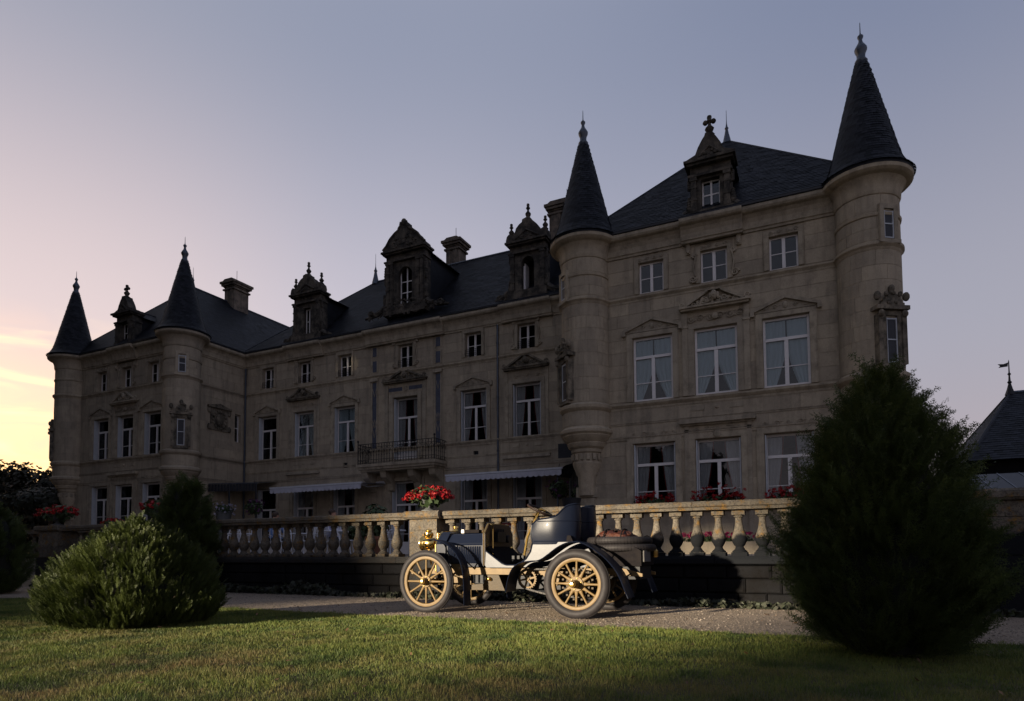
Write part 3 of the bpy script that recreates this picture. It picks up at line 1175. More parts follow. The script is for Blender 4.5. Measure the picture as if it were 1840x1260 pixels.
for i, c in enumerate(MX):
    wn = window(c, MA, YM, 'attic', .20, None)
    surround(c, MA, YM, wn, .14, True, False)
    rl = MB()                                     # low iron guard rail before the attic window
    for k in range(4):
        rl.tube([(c - .42, YM - .03, MA[1] + .08 + k * .09), (c + .42, YM - .03, MA[1] + .08 + k * .09)], .009, 5)
    for k in range(-3, 4):
        rl.tube([(c + k * .135, YM - .03, MA[1] + .02), (c + k * .135, YM - .03, MA[1] + .36)], .008, 5)
    rl.build('guard_rail', 'wrought_iron', wn)
    if i == 3:
        continue
    wn = window(c, MF, YM, 'french', .26, 'curtain_cream' if i > 3 else 'curtain_sheer', .8, True)
    surround(c, MF, YM, wn, .20, True, False)
    if i in (1, 5):
        pediment(c, 1.08, MF[2] + .62, .60, YM, wn, 1, 'carved_stone')
        mb = MB()
        rinceau(mb, c - .8, c + .8, MF[2] + .36, .24, YM - .02, 3)
        for s in (-1, 1):
            spiral(mb, (c + s * .66, MA[1] + .14), .12, 1.6, s, .04, YM - .06)
            mb.tube([(c + s * .60, YM - .06, MA[1] + .25), (c + s * .68, YM - .07, MA[1] + .6), (c + s * .60, YM - .06, MA[2])], .035, 6)
            mb.box(c + s * .62 - .06, c + s * .62 + .06, YM - .10, YM, MA[2] + .02, MA[2] + .14)
            mb.box(c + s * 1.0 - .08, c + s * 1.0 + .08, YM - .06, YM, MF[1], MF[2] + .6)
            mb.box(c + s * .55 - .18, c + s * .55 + .18, YM - .03, YM, 5.62, 5.76)
        mb.ball((c, YM - .02, 5.69), .06, 8)
        mb.box(c - 1.15, c + 1.15, YM - .18, YM, 5.10, 5.24)
        mb.build('frieze', 'limestone_trim', wn, True)
    else:
        pediment(c, .98, MF[2] + .19, .40, YM, wn, 0)
    wn = window(c, MG, YM, 'door', .28, 'curtain_cream', .6, True)
    surround(c, MG, YM, wn, .20, True, False)

# balcony doors
for hole, kind in ((DOOR_F, 'french'), (DOOR_G, 'door')):
    c = (hole[0] + hole[1]) / 2
    sp = ((hole[1] - hole[0]) / 2, hole[2], hole[3])
    wn = window(c, sp, YM, 'door', .30, 'curtain_cream', .5, True)
    surround(c, sp, YM, wn, .24, True, False, .07)
    if kind == 'french':
        pediment(c, 1.25, hole[3] + .72, .55, YM, wn, 1, 'carved_stone')
        for s in (-1, 1):
            MB().box(c + s * .62 - .42, c + s * .62 + .42, YM - .02, YM, hole[3] + .33, hole[3] + .52).build('inlay_panel', 'slate_blue_inlay', wn)
        mb = MB().lathe([(.001, -.05), (.10, -.05), (.13, -.02), (.13, 0)], (c, YM, hole[3] + .42), 12, axis='y')
        for s in (-1, 1):
            mb.box(c + s * 1.12 - .1, c + s * 1.12 + .1, YM - .09, YM, 6.1, hole[3] + .7)
            spiral(mb, (c + s * .66, MA[1] + .14), .12, 1.6, s, .04, YM - .06)
            mb.tube([(c + s * .60, YM - .06, MA[1] + .25), (c + s * .68, YM - .07, MA[1] + .6), (c + s * .60, YM - .06, MA[2])], .035, 6)
            mb.box(c + s * .68 - .08, c + s * .68 + .08, YM - .12, YM, MA[2] + .02, MA[2] + .16)
        mb.build('frieze', 'limestone_trim', wn, True)

# pilasters with slate inlays that frame the middle bay
for x in (-20.07, -16.29):
    mb = MB()
    for s in (-1, 1):
        mb.box(x + s * .17 - .035, x + s * .17 + .035, YM - .05, YM, S1 + .05, 9.55)
    mb.box(x - .24, x + .24, YM - .12, YM, 9.55, 9.72)
    for z0, z1 in ((10.05, 10.6), (10.85, 11.3)):
        for s in (-1, 1):
            mb.box(x + s * .16 - .03, x + s * .16 + .03, YM - .04, YM, z0 - .05, z1 + .05)
    for zc in (7.6, 9.2):
        mb.tube([(x - .13, YM - .03, zc), (x, YM - .03, zc - .42), (x + .13, YM - .03, zc)], .018, 5)
    mb.tube([(x, YM - .03, 7.6), (x - .12, YM - .03, 7.15), (x, YM - .03, 6.7), (x + .12, YM - .03, 7.15)], .018, 5, True)
    pl = mb.build('pilaster', 'limestone_trim', CH)
    for z0, z1 in ((S1 + .05, 9.5), (10.05, 10.6), (10.85, 11.3)):
        MB().box(x - .13, x + .13, YM - .02, YM, z0, z1).build('inlay_panel', 'slate_blue_inlay', pl)

# downpipes
for x, y in ((LWX1 + .16, YM - .12), (-13.05, YM - .08)):
    mb = MB().tube([(x, y, .8), (x, y, CB)], .05, 8)
    for z in (3, 5.5, 8, 10.5):
        mb.lathe([(.05, -.03), (.065, -.03), (.065, .03), (.05, .03)], (x, y, z), 10)
    mb.build('downpipe', 'zinc', CH, True)

# coat of arms on the flank of the west wing
mb = MB()
X = LWX1
mb.box(X - .01, X + .06, 23.72, 24.80, 7.55, 8.75)
mb.box(X, X + .16, 23.52, 25.0, 8.75, 8.86)
mb.prism([(23.6, 8.86), (24.26, 9.02), (24.92, 8.86)], X, X + .12, 'x')
for (y, z) in ((23.62, 8.6), (24.9, 8.6), (23.62, 7.7), (24.9, 7.7)):
    mb.ball((X + .05, y, z), .13, 8, (.6, 1, 1.3))
mb.ball((X + .08, 24.26, 8.1), .30, 10, (.35, .8, 1.2))
for k in range(14):
    a = k / 14 * 2 * math.pi
    mb.ball((X + .08, 24.26 + .42 * math.cos(a), 8.12 + .46 * math.sin(a)), .075, 6)
mb.build('coat_of_arms', 'carved_stone', CH, True)
mb = MB()
y0, y1, z0, z1 = SLIT
mb.box(X - .24, X - .18, y0, y0 + .05, z0, z1)
mb.box(X - .24, X - .18, y1 - .05, y1, z0, z1)
for z in (z0, (z0 + z1) / 2, z1 - .05):
    mb.box(X - .24, X - .18, y0 + .05, y1 - .05, z, z + .05)
wn = mb.build('window', 'white_paint', CH)
MB().box(X - .215, X - .21, y0 + .05, y1 - .05, z0, z1).build('pane', 'window_glass', wn)


# ---- balcony
bal = MB()
BX0, BX1, BY = -20.35, -15.78, 24.9
bal.box(BX0, BX1, BY, YM, 5.06, 5.20)
bal.box(BX0 + .06, BX1 - .06, BY + .06, YM, 4.94, 5.06)
bal.box(BX0 + .16, BX1 - .16, BY + .16, YM, 4.84, 4.94)
for x in (-20.05, -18.95, -17.35, -16.15):
    bal.prism([(YM, 3.9), (YM - .18, 3.95), (YM - .30, 4.25), (YM - .75, 4.55), (YM - .85, 4.84), (YM, 4.84)], x - .17, x + .17, 'x')
balo = bal.build('balcony', 'limestone_trim', CH)
rl = MB()
for p, q in (((BX0 + .08, BY + .06), (BX1 - .08, BY + .06)), ((BX0 + .08, BY + .06), (BX0 + .08, YM)), ((BX1 - .08, BY + .06), (BX1 - .08, YM))):
    ln = math.hypot(q[0] - p[0], q[1] - p[1])
    k = int(ln / .155)
    for z in (5.26, 5.40, 6.02, 6.18):
        rl.tube([(p[0], p[1], z), (q[0], q[1], z)], .02 if z > 6.1 else .012, 5)
    for i in range(k + 1):
        t = i / k
        x, y = p[0] + (q[0] - p[0]) * t, p[1] + (q[1] - p[1]) * t
        rl.tube([(x, y, 5.20), (x, y, 6.18)], .011, 5)
        for z in (5.33, 5.62, 6.10):
            rl.ball((x, y, z), .026, 6)
        if i < k and i % 2 == 0:
            x2, y2 = p[0] + (q[0] - p[0]) * (t + 1 / k), p[1] + (q[1] - p[1]) * (t + 1 / k)
            x3, y3 = p[0] + (q[0] - p[0]) * min(1, t + 2 / k), p[1] + (q[1] - p[1]) * min(1, t + 2 / k)
            rl.tube([(x, y, 5.42), (x, y, 5.75), ((x + x2) / 2, (y + y2) / 2, 5.92), (x2, y2, 6.0), ((x3 + x2) / 2, (y3 + y2) / 2, 5.92), (x3, y3, 5.75), (x3, y3, 5.42)], .010, 5)
            spiral_c = ((x + x2) / 2, 5.34)
for x in (BX0 + .08, BX1 - .08):
    rl.tube([(x, BY + .06, 5.2), (x, BY + .06, 6.3)], .025, 6)
    rl.ball((x, BY + .06, 6.34), .05, 8, (1, 1, 1.3))
rl.build('railing', 'wrought_iron', balo)


# ---- roofs
def slate_rows(mb, A, B, C, D, row=.17, wid=.24):
    """overlapping slates over the quad A-B (eave) to D-C (top), in courses"""
    A, B, C, D = map(Vector, (A, B, C, D))
    nrm = (B - A).cross(D - A).normalized()
    if nrm.z < 0:
        nrm = -nrm
    hgt = ((D - A).length + (C - B).length) / 2
    nr = max(2, int(hgt / row))
    for i in range(nr):
        t0, t1 = i / nr, min(1.0, (i + 1.25) / nr)
        l0, r0 = A.lerp(D, t0), B.lerp(C, t0)
        l1, r1 = A.lerp(D, t1), B.lerp(C, t1)
        ln = (r0 - l0).length
        if ln < .05:
            continue
        nc = max(1, int(ln / wid))
        off = .5 * (i % 2)
        for j in range(nc + 1):
            u0, u1 = max(0, (j - off) / nc), min(1, (j + 1 - off) / nc)
            if u1 - u0 < .01:
                continue
            up_ = .022 + random.random() * .012
            e = (.006 / max(ln, .1))
            mb.add([l0.lerp(r0, u0 + e) + nrm * up_, l0.lerp(r0, u1 - e) + nrm * up_, l1.lerp(r1, u1 - e) + nrm * .006, l1.lerp(r1, u0 + e) + nrm * .006], [(0, 1, 2, 3)])


def roof(quads, name='roof'):
    mb, sm = MB(), MB()
    for q in quads:
        mb.add(q, [(0, 1, 2, 3)])
        slate_rows(sm, *q)
    r = mb.build(name, 'slate', CH)
    sm.build('slates', 'slate', r, kind='stuff')
    return r


EZ = CT + .12


def hip(x0, x1, y0, y1, xr, yr0, yr1, zr):
    """wing roof: front hip and two long sides up to a ridge along y"""
    e = .40
    return [[(x0 - e, y0 - e, EZ), (x1 + e, y0 - e, EZ), (xr + .02, yr0, zr), (xr - .02, yr0, zr)],
            [(x1 + e, y0 - e, EZ), (x1 + e, y1, EZ), (xr, yr1, zr), (xr, yr0, zr)],
            [(x0 - e, y1, EZ), (x0 - e, y0 - e, EZ), (xr, yr0, zr), (xr, yr1, zr)]]


rr = roof(hip(RWX0, RWX1, YW, 40, -2.92, 26.97, 36, 17.80))
rl_ = roof(hip(LWX0, LWX1, YW, 40, -33.85, 26.1, 38, 17.05))
e = .40
RY, RZ, RX0, RX1 = 30.2, 16.93, -23.3, -8.0
rm = roof([[(LWX1 + .2, YM - e, EZ), (RWX0, YM - e, EZ), (RX1, RY, RZ), (RX0, RY, RZ)],
           [(LWX1 - 3.0, 36, EZ), (LWX1 + .2, YM - e, EZ), (RX0, RY, RZ), (RX0, RY + .02, RZ)],
           [(RWX0, 36, EZ), (LWX1 - 3.0, 36, EZ), (RX0, RY, RZ), (RX1, RY, RZ)]])
for pts, par in (([(-2.92, 26.97, 17.83), (-2.92, 36, 17.83)], rr), ([(-33.85, 26.1, 17.08), (-33.85, 38, 17.08)], rl_), ([(RX0, RY, RZ + .03), (RX1, RY, RZ + .03)], rm)):
    MB().tube(pts, .06, 6).build('ridge', 'zinc', par)
for pts, par in (([(RWX0 - .4, YW - .4, EZ), (-2.92, 26.97, 17.80)], rr), ([(RWX1 + .4, YW - .4, EZ), (-2.92, 26.97, 17.80)], rr),
                 ([(LWX0 - .4, YW - .4, EZ), (-33.85, 26.1, 17.05)], rl_), ([(LWX1 + .4, YW - .4, EZ), (-33.85, 26.1, 17.05)], rl_), ([(LWX1 + .2, YM - .4, EZ), (RX0, RY, RZ)], rm)):
    MB().tube(pts, .045, 6).build('hip_ridge', 'slate', par)


def spike(c, s=1.0, name='roof_finial', par=None, mat='zinc'):
    mb = MB().lathe([(.20 * s, -.12), (.17 * s, .05), (.10 * s, .35 * s), (.065 * s, .55 * s), (.095 * s, .62 * s), (.05 * s, .70 * s), (.02, .85 * s), (.012, 1.05 * s), (.009, 1.5 * s), (.002, 1.55 * s)], c, 10)
    return mb.build(name, mat, par or CH, True)


spike((-2.92, 26.97, 17.8), .85, par=rr)
spike((RX0, RY, RZ), 1.15, par=rm)
spike((-33.85, 26.1, 17.0), .85, par=rl_)


# ---- corner turrets
def turret(cx, cy, wins=(), slit=None):
    R_ = .862
    prof = [(.30, 2.9), (.34, 3.6), (.50, 3.95), (.52, 4.05), (.50, 4.12), (.50, 4.40), (.56, 4.44), (.58, 4.52), (.56, 4.55), (.66, 4.62), (.72, 4.74), (.70, 4.78), (.82, 4.88), (.90, 5.0), (.88, 5.03),
            (.965, 5.10), (.975, 5.20), (.93, 5.25), (.875, 5.28), (R_, 5.32), (R_, 5.84), (.90, 5.87), (.97, 5.95), (.985, 6.05), (.92, 6.10), (R_, 6.14),
            (R_, 9.68), (.885, 9.71), (.90, 9.76), (.96, 9.82), (.96, 9.90), (R_, 9.95), (R_, 10.68), (.90, 10.70), (.915, 10.78), (R_, 10.82), (R_, CB - .02), (.89, CB), (.92, CB + .08)]
    prof += [(.92 + .24 * (1 - math.cos(t * math.pi / 2)), CB + .12 + .42 * math.sin(t * math.pi / 2)) for t in (0, .25, .5, .75, 1)]
    prof += [(1.20, CB + .56), (1.26, CB + .62), (1.27, CT), (1.0, CT + .01)]
    t = MB().lathe(prof, (cx, cy, 0), 40).build('turret', 'limestone', CH, True, ang=25)
    # dentils of the corbel
    d = MB()
    for k in range(16):
        a = k / 16 * 2 * math.pi
        x, y = cx + .53 * math.cos(a), cy + .53 * math.sin(a)
        ux, uy = -math.sin(a) * .05, math.cos(a) * .05
        ox, oy = math.cos(a) * .05, math.sin(a) * .05
        d.add([(x - ux, y - uy, 4.13), (x + ux, y + uy, 4.13), (x + ux + ox, y + uy + oy, 4.16), (x - ux + ox, y - uy + oy, 4.16),
               (x - ux, y - uy, 4.38), (x + ux, y + uy, 4.38), (x + ux + ox, y + uy + oy, 4.38), (x - ux + ox, y - uy + oy, 4.38)],
              [(0, 1, 2, 3), (4, 7, 6, 5), (0, 4, 5, 1), (1, 5, 6, 2), (2, 6, 7, 3), (3, 7, 4, 0)])
    d.build('dentil_band', 'limestone_trim', t)
    # rounded dressed stones
    st = MB()
    for za, zb in ((5.33, 5.83), (6.16, 9.67), (9.97, 10.67), (10.83, CB - .03)):
        kz = max(1, round((zb - za) / .45))
        hh = (zb - za) / kz
        for i in range(kz):
            z0, z1 = za + i * hh + J, za + (i + 1) * hh - J
            ph = random.uniform(0, .6)
            nb = 8
            for q in range(nb):
                a0 = ph + q / nb * 2 * math.pi + .006
                a1 = ph + (q + 1) / nb * 2 * math.pi - .006
                rr_ = R_ + .009 + random.random() * .003
                vs, fs = [], []
                m = 4
                for s_ in range(m + 1):
                    a = a0 + (a1 - a0) * s_ / m
                    for (r, z) in ((R_ - .004, z0), (rr_, z0), (rr_, z1), (R_ - .004, z1)):
                        vs.append((cx + r * math.cos(a), cy + r * math.sin(a), z))
                for s_ in range(m):
                    for u in range(3):
                        fs.append((s_ * 4 + u, s_ * 4 + u + 1, s_ * 4 + u + 5, s_ * 4 + u + 4))
                fs += [(0, 1, 2, 3), (m * 4 + 3, m * 4 + 2, m * 4 + 1, m * 4)]
                st.add(vs, fs)
    st.build('stone_courses', 'ashlar', t, kind='stuff')
    # quoin pier under the corbel
    # spire
    sp = [(1.30, CT + .01), (1.31, CT + .09), (1.16, CT + .24), (1.02, CT + .52), (.90, CT + .95), (.16, 16.12), (.02, 16.25)]
    s = MB().lathe([(max(.01, r - .03), z) for r, z in sp], (cx, cy, 0), 32).build('spire', 'slate', CH, True, ang=60)
    sl = MB()
    zs = np.concatenate([np.linspace(CT + .09, 16.0, 46)])
    rad_at = lambda z: np.interp(z, [p[1] for p in sp], [p[0] for p in sp])
    for i in range(len(zs) - 1):
        z0, z1 = zs[i], zs[min(i + 1, len(zs) - 1)] + .025
        r0, r1 = rad_at(z0), rad_at(z1)
        k = max(6, int(2 * math.pi * r0 / .17))
        for j in range(k):
            a0 = (j + .5 * (i % 2)) / k * 2 * math.pi + .004 / max(r0, .1)
            a1 = (j + 1 + .5 * (i % 2)) / k * 2 * math.pi - .004 / max(r0, .1)
            o0 = .012 + random.random() * .014
            sl.add([(cx + (r0 + o0) * math.cos(a0), cy + (r0 + o0) * math.sin(a0), z0), (cx + (r0 + o0) * math.cos(a1), cy + (r0 + o0) * math.sin(a1), z0),
                    (cx + (r1 - .004) * math.cos(a1), cy + (r1 - .004) * math.sin(a1), z1), (cx + (r1 - .004) * math.cos(a0), cy + (r1 - .004) * math.sin(a0), z1)], [(0, 1, 2, 3)])
    sl.build('slates', 'slate', s, kind='stuff')
    MB().lathe([(.17, 15.98), (.185, 16.06), (.13, 16.14), (.12, 16.22), (.13, 16.30), (.175, 16.40), (.18, 16.47), (.12, 16.58), (.07, 16.66), (.05, 16.76), (.085, 16.84), (.085, 16.88), (.03, 16.94), (.016, 17.0), (.010, 17.3), (.002, 17.34)],
               (cx, cy, 0), 14).build('spire_finial', 'zinc', s, True)
    return t, s


T1, _ = turret(-7.46, 22.0)
T2, _ = turret(1.64, 22.0)
T3, _ = turret(-38.44, 22.0)
T4, _ = turret(-29.2, 22.0)

for cx in (-7.46, 1.64, -38.44, -29.2):          # rusticated corner piers under the corbels
    mb = MB()
    for k in range(8):
        z0 = .82 + k * .40
        wd = .40 if k % 2 else .30
        mb.box(cx - wd, cx + wd, YW - .10, YW + .3, z0 + .012, z0 + .388)
    mb.build('quoin', 'limestone_trim', CH)


def turret_window(T, cx, cy, ang, z0, z1, hw, carved=True):
    """a narrow window on a turret; ang measured from -y towards +x"""
    R_ = .862
    d = Vector((math.sin(ang), -math.cos(ang), 0))
    t = Vector((math.cos(ang), math.sin(ang), 0))
    Pt = lambda u, o, z: tuple(Vector((cx, cy, 0)) + t * u + d * (R_ + o) + Vector((0, 0, z)))

    def bx(mb, u0, u1, o0, o1, e, g):
        mb.add([Pt(u0, o0, e), Pt(u1, o0, e), Pt(u1, o1, e), Pt(u0, o1, e), Pt(u0, o0, g), Pt(u1, o0, g), Pt(u1, o1, g), Pt(u0, o1, g)],
               [(0, 3, 2, 1), (4, 5, 6, 7), (0, 1, 5, 4), (1, 2, 6, 5), (2, 3, 7, 6), (3, 0, 4, 7)])
    mb = MB()
    for s in (-1, 1):
        bx(mb, s * hw - (.13 if s < 0 else 0), s * hw + (.13 if s > 0 else 0), -.12, .06, z0 - .05, z1 + .06)
    bx(mb, -hw - .13, hw + .13, -.12, .06, z1 + .06, z1 + .2)
    bx(mb, -hw - .18, hw + .18, -.12, .10, z0 - .16, z0 - .05)
    if carved:
        for s in (-1, 1):
            bx(mb, s * (hw + .2) - .07, s * (hw + .2) + .07, -.14, .10, z0 - .05, z1 + .1)
            mb.ball(Pt(s * (hw + .2), .12, z1 + .10), .09, 8, (1, 1, 1.2))
            mb.ball(Pt(s * (hw + .28), .08, z1 + .62), .10, 8, (1, 1, 1.4))
        bx(mb, -hw - .34, hw + .34, -.16, .16, z1 + .22, z1 + .34)
        for k in range(5):
            f = 1 - k / 5
            bx(mb, -(hw + .2) * f, (hw + .2) * f, -.1, .12, z1 + .34 + k * .085, z1 + .425 + k * .085)
        for k in range(9):
            mb.ball(Pt(random.uniform(-.25, .25), .12, z1 + .36 + random.random() * .4), .06, 6)
        mb.ball(Pt(0, .08, z1 + .85), .09, 8, (1, 1, 1.3))
    mb.build('window_surround', 'carved_stone' if carved else 'limestone_trim', T, True)
    mb = MB()
    for s in (-1, 1):
        bx(mb, s * hw - .035 * (s > 0), s * hw + .035 * (s < 0), .012, .04, z0, z1)
    for z in (z0, (z0 + z1) / 2, z1 - .05):
        bx(mb, -hw + .035, hw - .035, .012, .04, z, z + .035)
    mb.build('window_frame', 'shutter_paint', T)
    mb = MB()
    bx(mb, -hw + .05, hw - .05, .012, .022, z0, z1)
    mb.build('pane', 'lead_dark', T)


turret_window(T2, 1.64, 22, rad(32), 6.30, 7.62, .17)
turret_window(T2, 1.64, 22, rad(34), 10.0, 10.82, .16, False)
turret_window(T1, -7.46, 22, rad(-42), 6.30, 7.62, .17)
turret_window(T1, -7.46, 22, rad(-42), 9.98, 10.8, .15, False)
turret_window(T4, -29.2, 22, rad(52), 6.30, 7.62, .17)
turret_window(T4, -29.2, 22, rad(52), 10.0, 10.85, .17, False)
turret_window(T3, -38.44, 22, rad(-40), 6.30, 7.62, .17)


# ---- dormers
def finial(mb, x, y, z, h=.62, s=1.0):
    mb.lathe([(.11 * s, z), (.13 * s, z + .06 * h), (.06 * s, z + .16 * h), (.10 * s, z + .28 * h), (.115 * s, z + .36 * h), (.05 * s, z + .50 * h), (.035 * s, z + .60 * h),
              (.085 * s, z + .70 * h), (.05 * s, z + .78 * h), (.06 * s, z + .88 * h), (.055 * s, z + .95 * h), (.005, z + h)], (x, y, 0), 8)


def dormer(cx, Y, hw, z0, ze, ww, wz0, wz1, style, depth):
    """stone-fronted dormer: hw half width, ze top of entablature"""
    mb = MB()
    D0 = .55
    # front with its opening, as pieces round the hole
    mb.box(cx - hw, cx - ww, Y, Y + D0, z0, ze - .42)
    mb.box(cx + ww, cx + hw, Y, Y + D0, z0, ze - .42)
    mb.box(cx - ww, cx + ww, Y + .002, Y + D0, z0, wz0)
    mb.box(cx - hw, cx + hw, Y + .001, Y + D0, max(wz1, ze - .42) if style == 'scroll' else ze - .42, ze)
    if wz1 < ze - .42:
        if style in ('big', 'open'):          # arched head
            n_ = 10
            pts = [(cx - ww, ze - .42), (cx - ww, wz1 - ww)] + [(cx - ww * math.cos(math.pi * i / n_), wz1 - ww + ww * math.sin(math.pi * i / n_)) for i in range(1, n_)] + [(cx + ww, wz1 - ww), (cx + ww, ze - .42)]
            mb.prism(pts, Y + .003, Y + D0)
        else:
            mb.box(cx - ww, cx + ww, Y + .003, Y + D0, wz1, ze - .42)
    # plinth, pilasters, entablature
    mb.box(cx - hw - .10, cx + hw + .10, Y - .12, Y + D0, z0 - .35, z0 + .12)
    for s in (-1, 1):
        for k_, off in enumerate((.13, .36) if style == 'big' else (.12,)):
            xp = cx + s * (hw - off)
            mb.box(xp - .09, xp + .09, Y - .10, Y, z0 + .12, ze - .46)
            mb.box(xp - .12, xp + .12, Y - .13, Y, ze - .58, ze - .46)
            mb.box(xp - .12, xp + .12, Y - .13, Y, z0 + .12, z0 + .25)
            for zz in np.arange(z0 + .5, ze - .7, .42):
                mb.box(xp - .11, xp + .11, Y - .115, Y, zz, zz + .07)
    mb.box(cx - hw - .06, cx + hw + .06, Y - .14, Y + D0, ze - .46, ze - .38)
    mb.box(cx - hw - .10, cx + hw + .10, Y - .18, Y + D0 + .05, ze - .08, ze)
    mb.box(cx - hw - .17, cx + hw + .17, Y - .26, Y + D0 + .08, ze, ze + .09)
    zt = ze + .09
    if style == 'big':
        h = 1.35
        pts = [(-hw - .15, 0), (-hw - .12, .12), (-hw * .92, .30), (-hw * .72, .62), (-hw * .46, .86), (-.30, .98), (-.30, 1.06), (-.20, 1.16), (-.16, 1.36), (0, 1.5), (.16, 1.36), (.20, 1.16), (.30, 1.06), (.30, .98), (hw * .46, .86), (hw * .72, .62), (hw * .92, .30), (hw + .12, .12), (hw + .15, 0)]
        mb.prism([(cx + p[0], zt + p[1]) for p in pts], Y - .14, Y + .35)
        for i in range(1, 8):
            a, c_ = pts[i], pts[i + 1]
            for (q1, q2) in ((a, c_),):
                for s in (1, -1):
                    mb.tube([(cx + s * q1[0], Y - .15, zt + q1[1]), (cx + s * q2[0], Y - .15, zt + q2[1])], .06, 6)
        relief(mb, cx - hw * .6, cx + hw * .6, zt + .1, zt + .7, Y - .15, 40, 5)
        for s in (-1, 1):
            spiral(mb, (cx + s * .55, zt + .28), .18, 1.7, s, .05, Y - .16)
            for k in range(7):
                mb.ball((cx + s * (hw + .04), Y + .05, zt - 1.2 + k * .13 - .35), .13 - .008 * abs(k - 3), 6)
                mb.ball((cx + s * (hw + .10), Y + .02, z0 + .35 + k * .06), .10, 6)
        mb.ball((cx, Y - .1, zt + 1.34), .15, 8, (1, 1, 1.3))
    else:
        if style == 'scroll':
            pts = [(-hw - .10, 0), (-hw - .10, .10), (-hw * .70, .22), (-hw * .56, .45), (-hw * .36, .68), (-.15, .80), (-.12, .9), (.12, .9), (.15, .80), (hw * .36, .68), (hw * .56, .45), (hw * .70, .22), (hw + .10, .10), (hw + .10, 0)]
            mb.prism([(cx + p[0], zt + p[1]) for p in pts], Y - .10, Y + .35)
            mb.tube([(cx - hw * .6, Y - .11, zt + .06), (cx, Y - .11, zt + .42), (cx + hw * .6, Y - .11, zt + .06)], .045, 6)
            mb.tube([(cx - hw * .6, Y - .11, zt + .05), (cx + hw * .6, Y - .11, zt + .05)], .04, 6)
            relief(mb, cx - .2, cx + .2, zt + .08, zt + .28, Y - .11, 8, 3)
            finial(mb, cx, Y + .1, zt + .86, .74, 1.35)
            for s in (-1, 1):
                mb.ball((cx + s * .13, Y + .1, zt + 1.36), .085, 8, (1.1, 1, 1))
        else:
            pts = [(-hw - .14, 0), (-hw - .17, .12), (-hw - .12, .32), (-hw - .02, .42), (-hw * .80, .34), (-hw * .66, .46), (-hw * .60, .62), (-hw * .42, .78), (-.22, .86), (-.20, .98), (0, 1.04),
                   (.20, .98), (.22, .86), (hw * .42, .78), (hw * .60, .62), (hw * .66, .46), (hw * .80, .34), (hw + .02, .42), (hw + .12, .32), (hw + .17, .12), (hw + .14, 0)]
            mb.prism([(cx + p[0], zt + p[1]) for p in pts], Y - .12, Y + .32)
            mb.tube([(cx - hw * .7, Y - .13, zt + .10), (cx, Y - .13, zt + .46), (cx + hw * .7, Y - .13, zt + .10)], .05, 6)
            relief(mb, cx - .3, cx + .3, zt + .08, zt + .25, Y - .13, 12, 9)
            finial(mb, cx, Y + .1, zt + 1.0, .78, 1.2)
            for s in (-1, 1):
                finial(mb, cx + s * (hw - .02), Y + .1, zt + .36, .66, 1.15)
        for s in (-1, 1):
            for k in range(5):
                mb.ball((cx + s * (hw + .05), Y + .08, z0 + .30 + k * .09), .12 - .012 * k, 6)
                mb.ball((cx + s * (hw + .04), Y + .08, ze - .75 + k * .07), .075, 6)
    # apron scrolls at the foot
    for s in (-1, 1):
        mb.tube([(cx + s * (hw + .10), Y + .06, z0 + .15), (cx + s * (hw + .34), Y + .06, z0 - .02), (cx + s * (hw + .75), Y + .06, z0 - .15), (cx + s * (hw + (1.35 if style == 'big' else .85)), Y + .06, z0 - .24)], [.16, .15, .12, .05], 6)
        spiral(mb, (cx + s * (hw + (.95 if style == 'big' else .55)), z0 - .08), .17, 1.5, -s, .05, Y - .02)
    if style == 'big':
        relief(mb, cx - hw - 1.0, cx + hw + 1.0, z0 - .40, z0 + .02, Y - .10, 90, 12)
        relief(mb, cx - hw, cx + hw, z0 - .1, z0 + .35, Y - .12, 60, 13)
    else:
        relief(mb, cx - hw - .5, cx + hw + .5, z0 - .34, z0 - .1, Y - .08, 30, 14)
    dm = mb.build('dormer', 'sooty_stone', CH, True)
    # cheeks and little roof running back into the slope
    c_ = MB()
    w2 = hw - .06
    Y0, Y1 = Y + .3, Y + depth
    c_.add([(cx - w2, Y0, z0 - .4), (cx - w2, Y1, z0 - .4), (cx - w2, Y1, ze - .1), (cx - w2, Y0, ze - .1)], [(0, 1, 2, 3)])
    c_.add([(cx + w2, Y0, z0 - .4), (cx + w2, Y1, z0 - .4), (cx + w2, Y1, ze - .1), (cx + w2, Y0, ze - .1)], [(0, 1, 2, 3)])
    c_.build('cheek', 'slate', dm)
    r = MB()
    rz = ze + (.62 if style == 'big' else .42)
    w3 = hw + .12
    q1 = [(cx - w3, Y1, ze - .15), (cx - w3, Y0, ze - .15), (cx, Y0, rz), (cx, Y1, rz)]
    q2 = [(cx + w3, Y0, ze - .15), (cx + w3, Y1, ze - .15), (cx, Y1, rz), (cx, Y0, rz)]
    r.add(q1, [(0, 1, 2, 3)]).add(q2, [(0, 1, 2, 3)])
    for q in (q1, q2):
        slate_rows(r, *q)
    r.tube([(cx, Y0, rz + .02), (cx, Y1, rz + .02)], .04, 6)
    r.build('dormer_roof', 'slate', dm, kind='stuff')
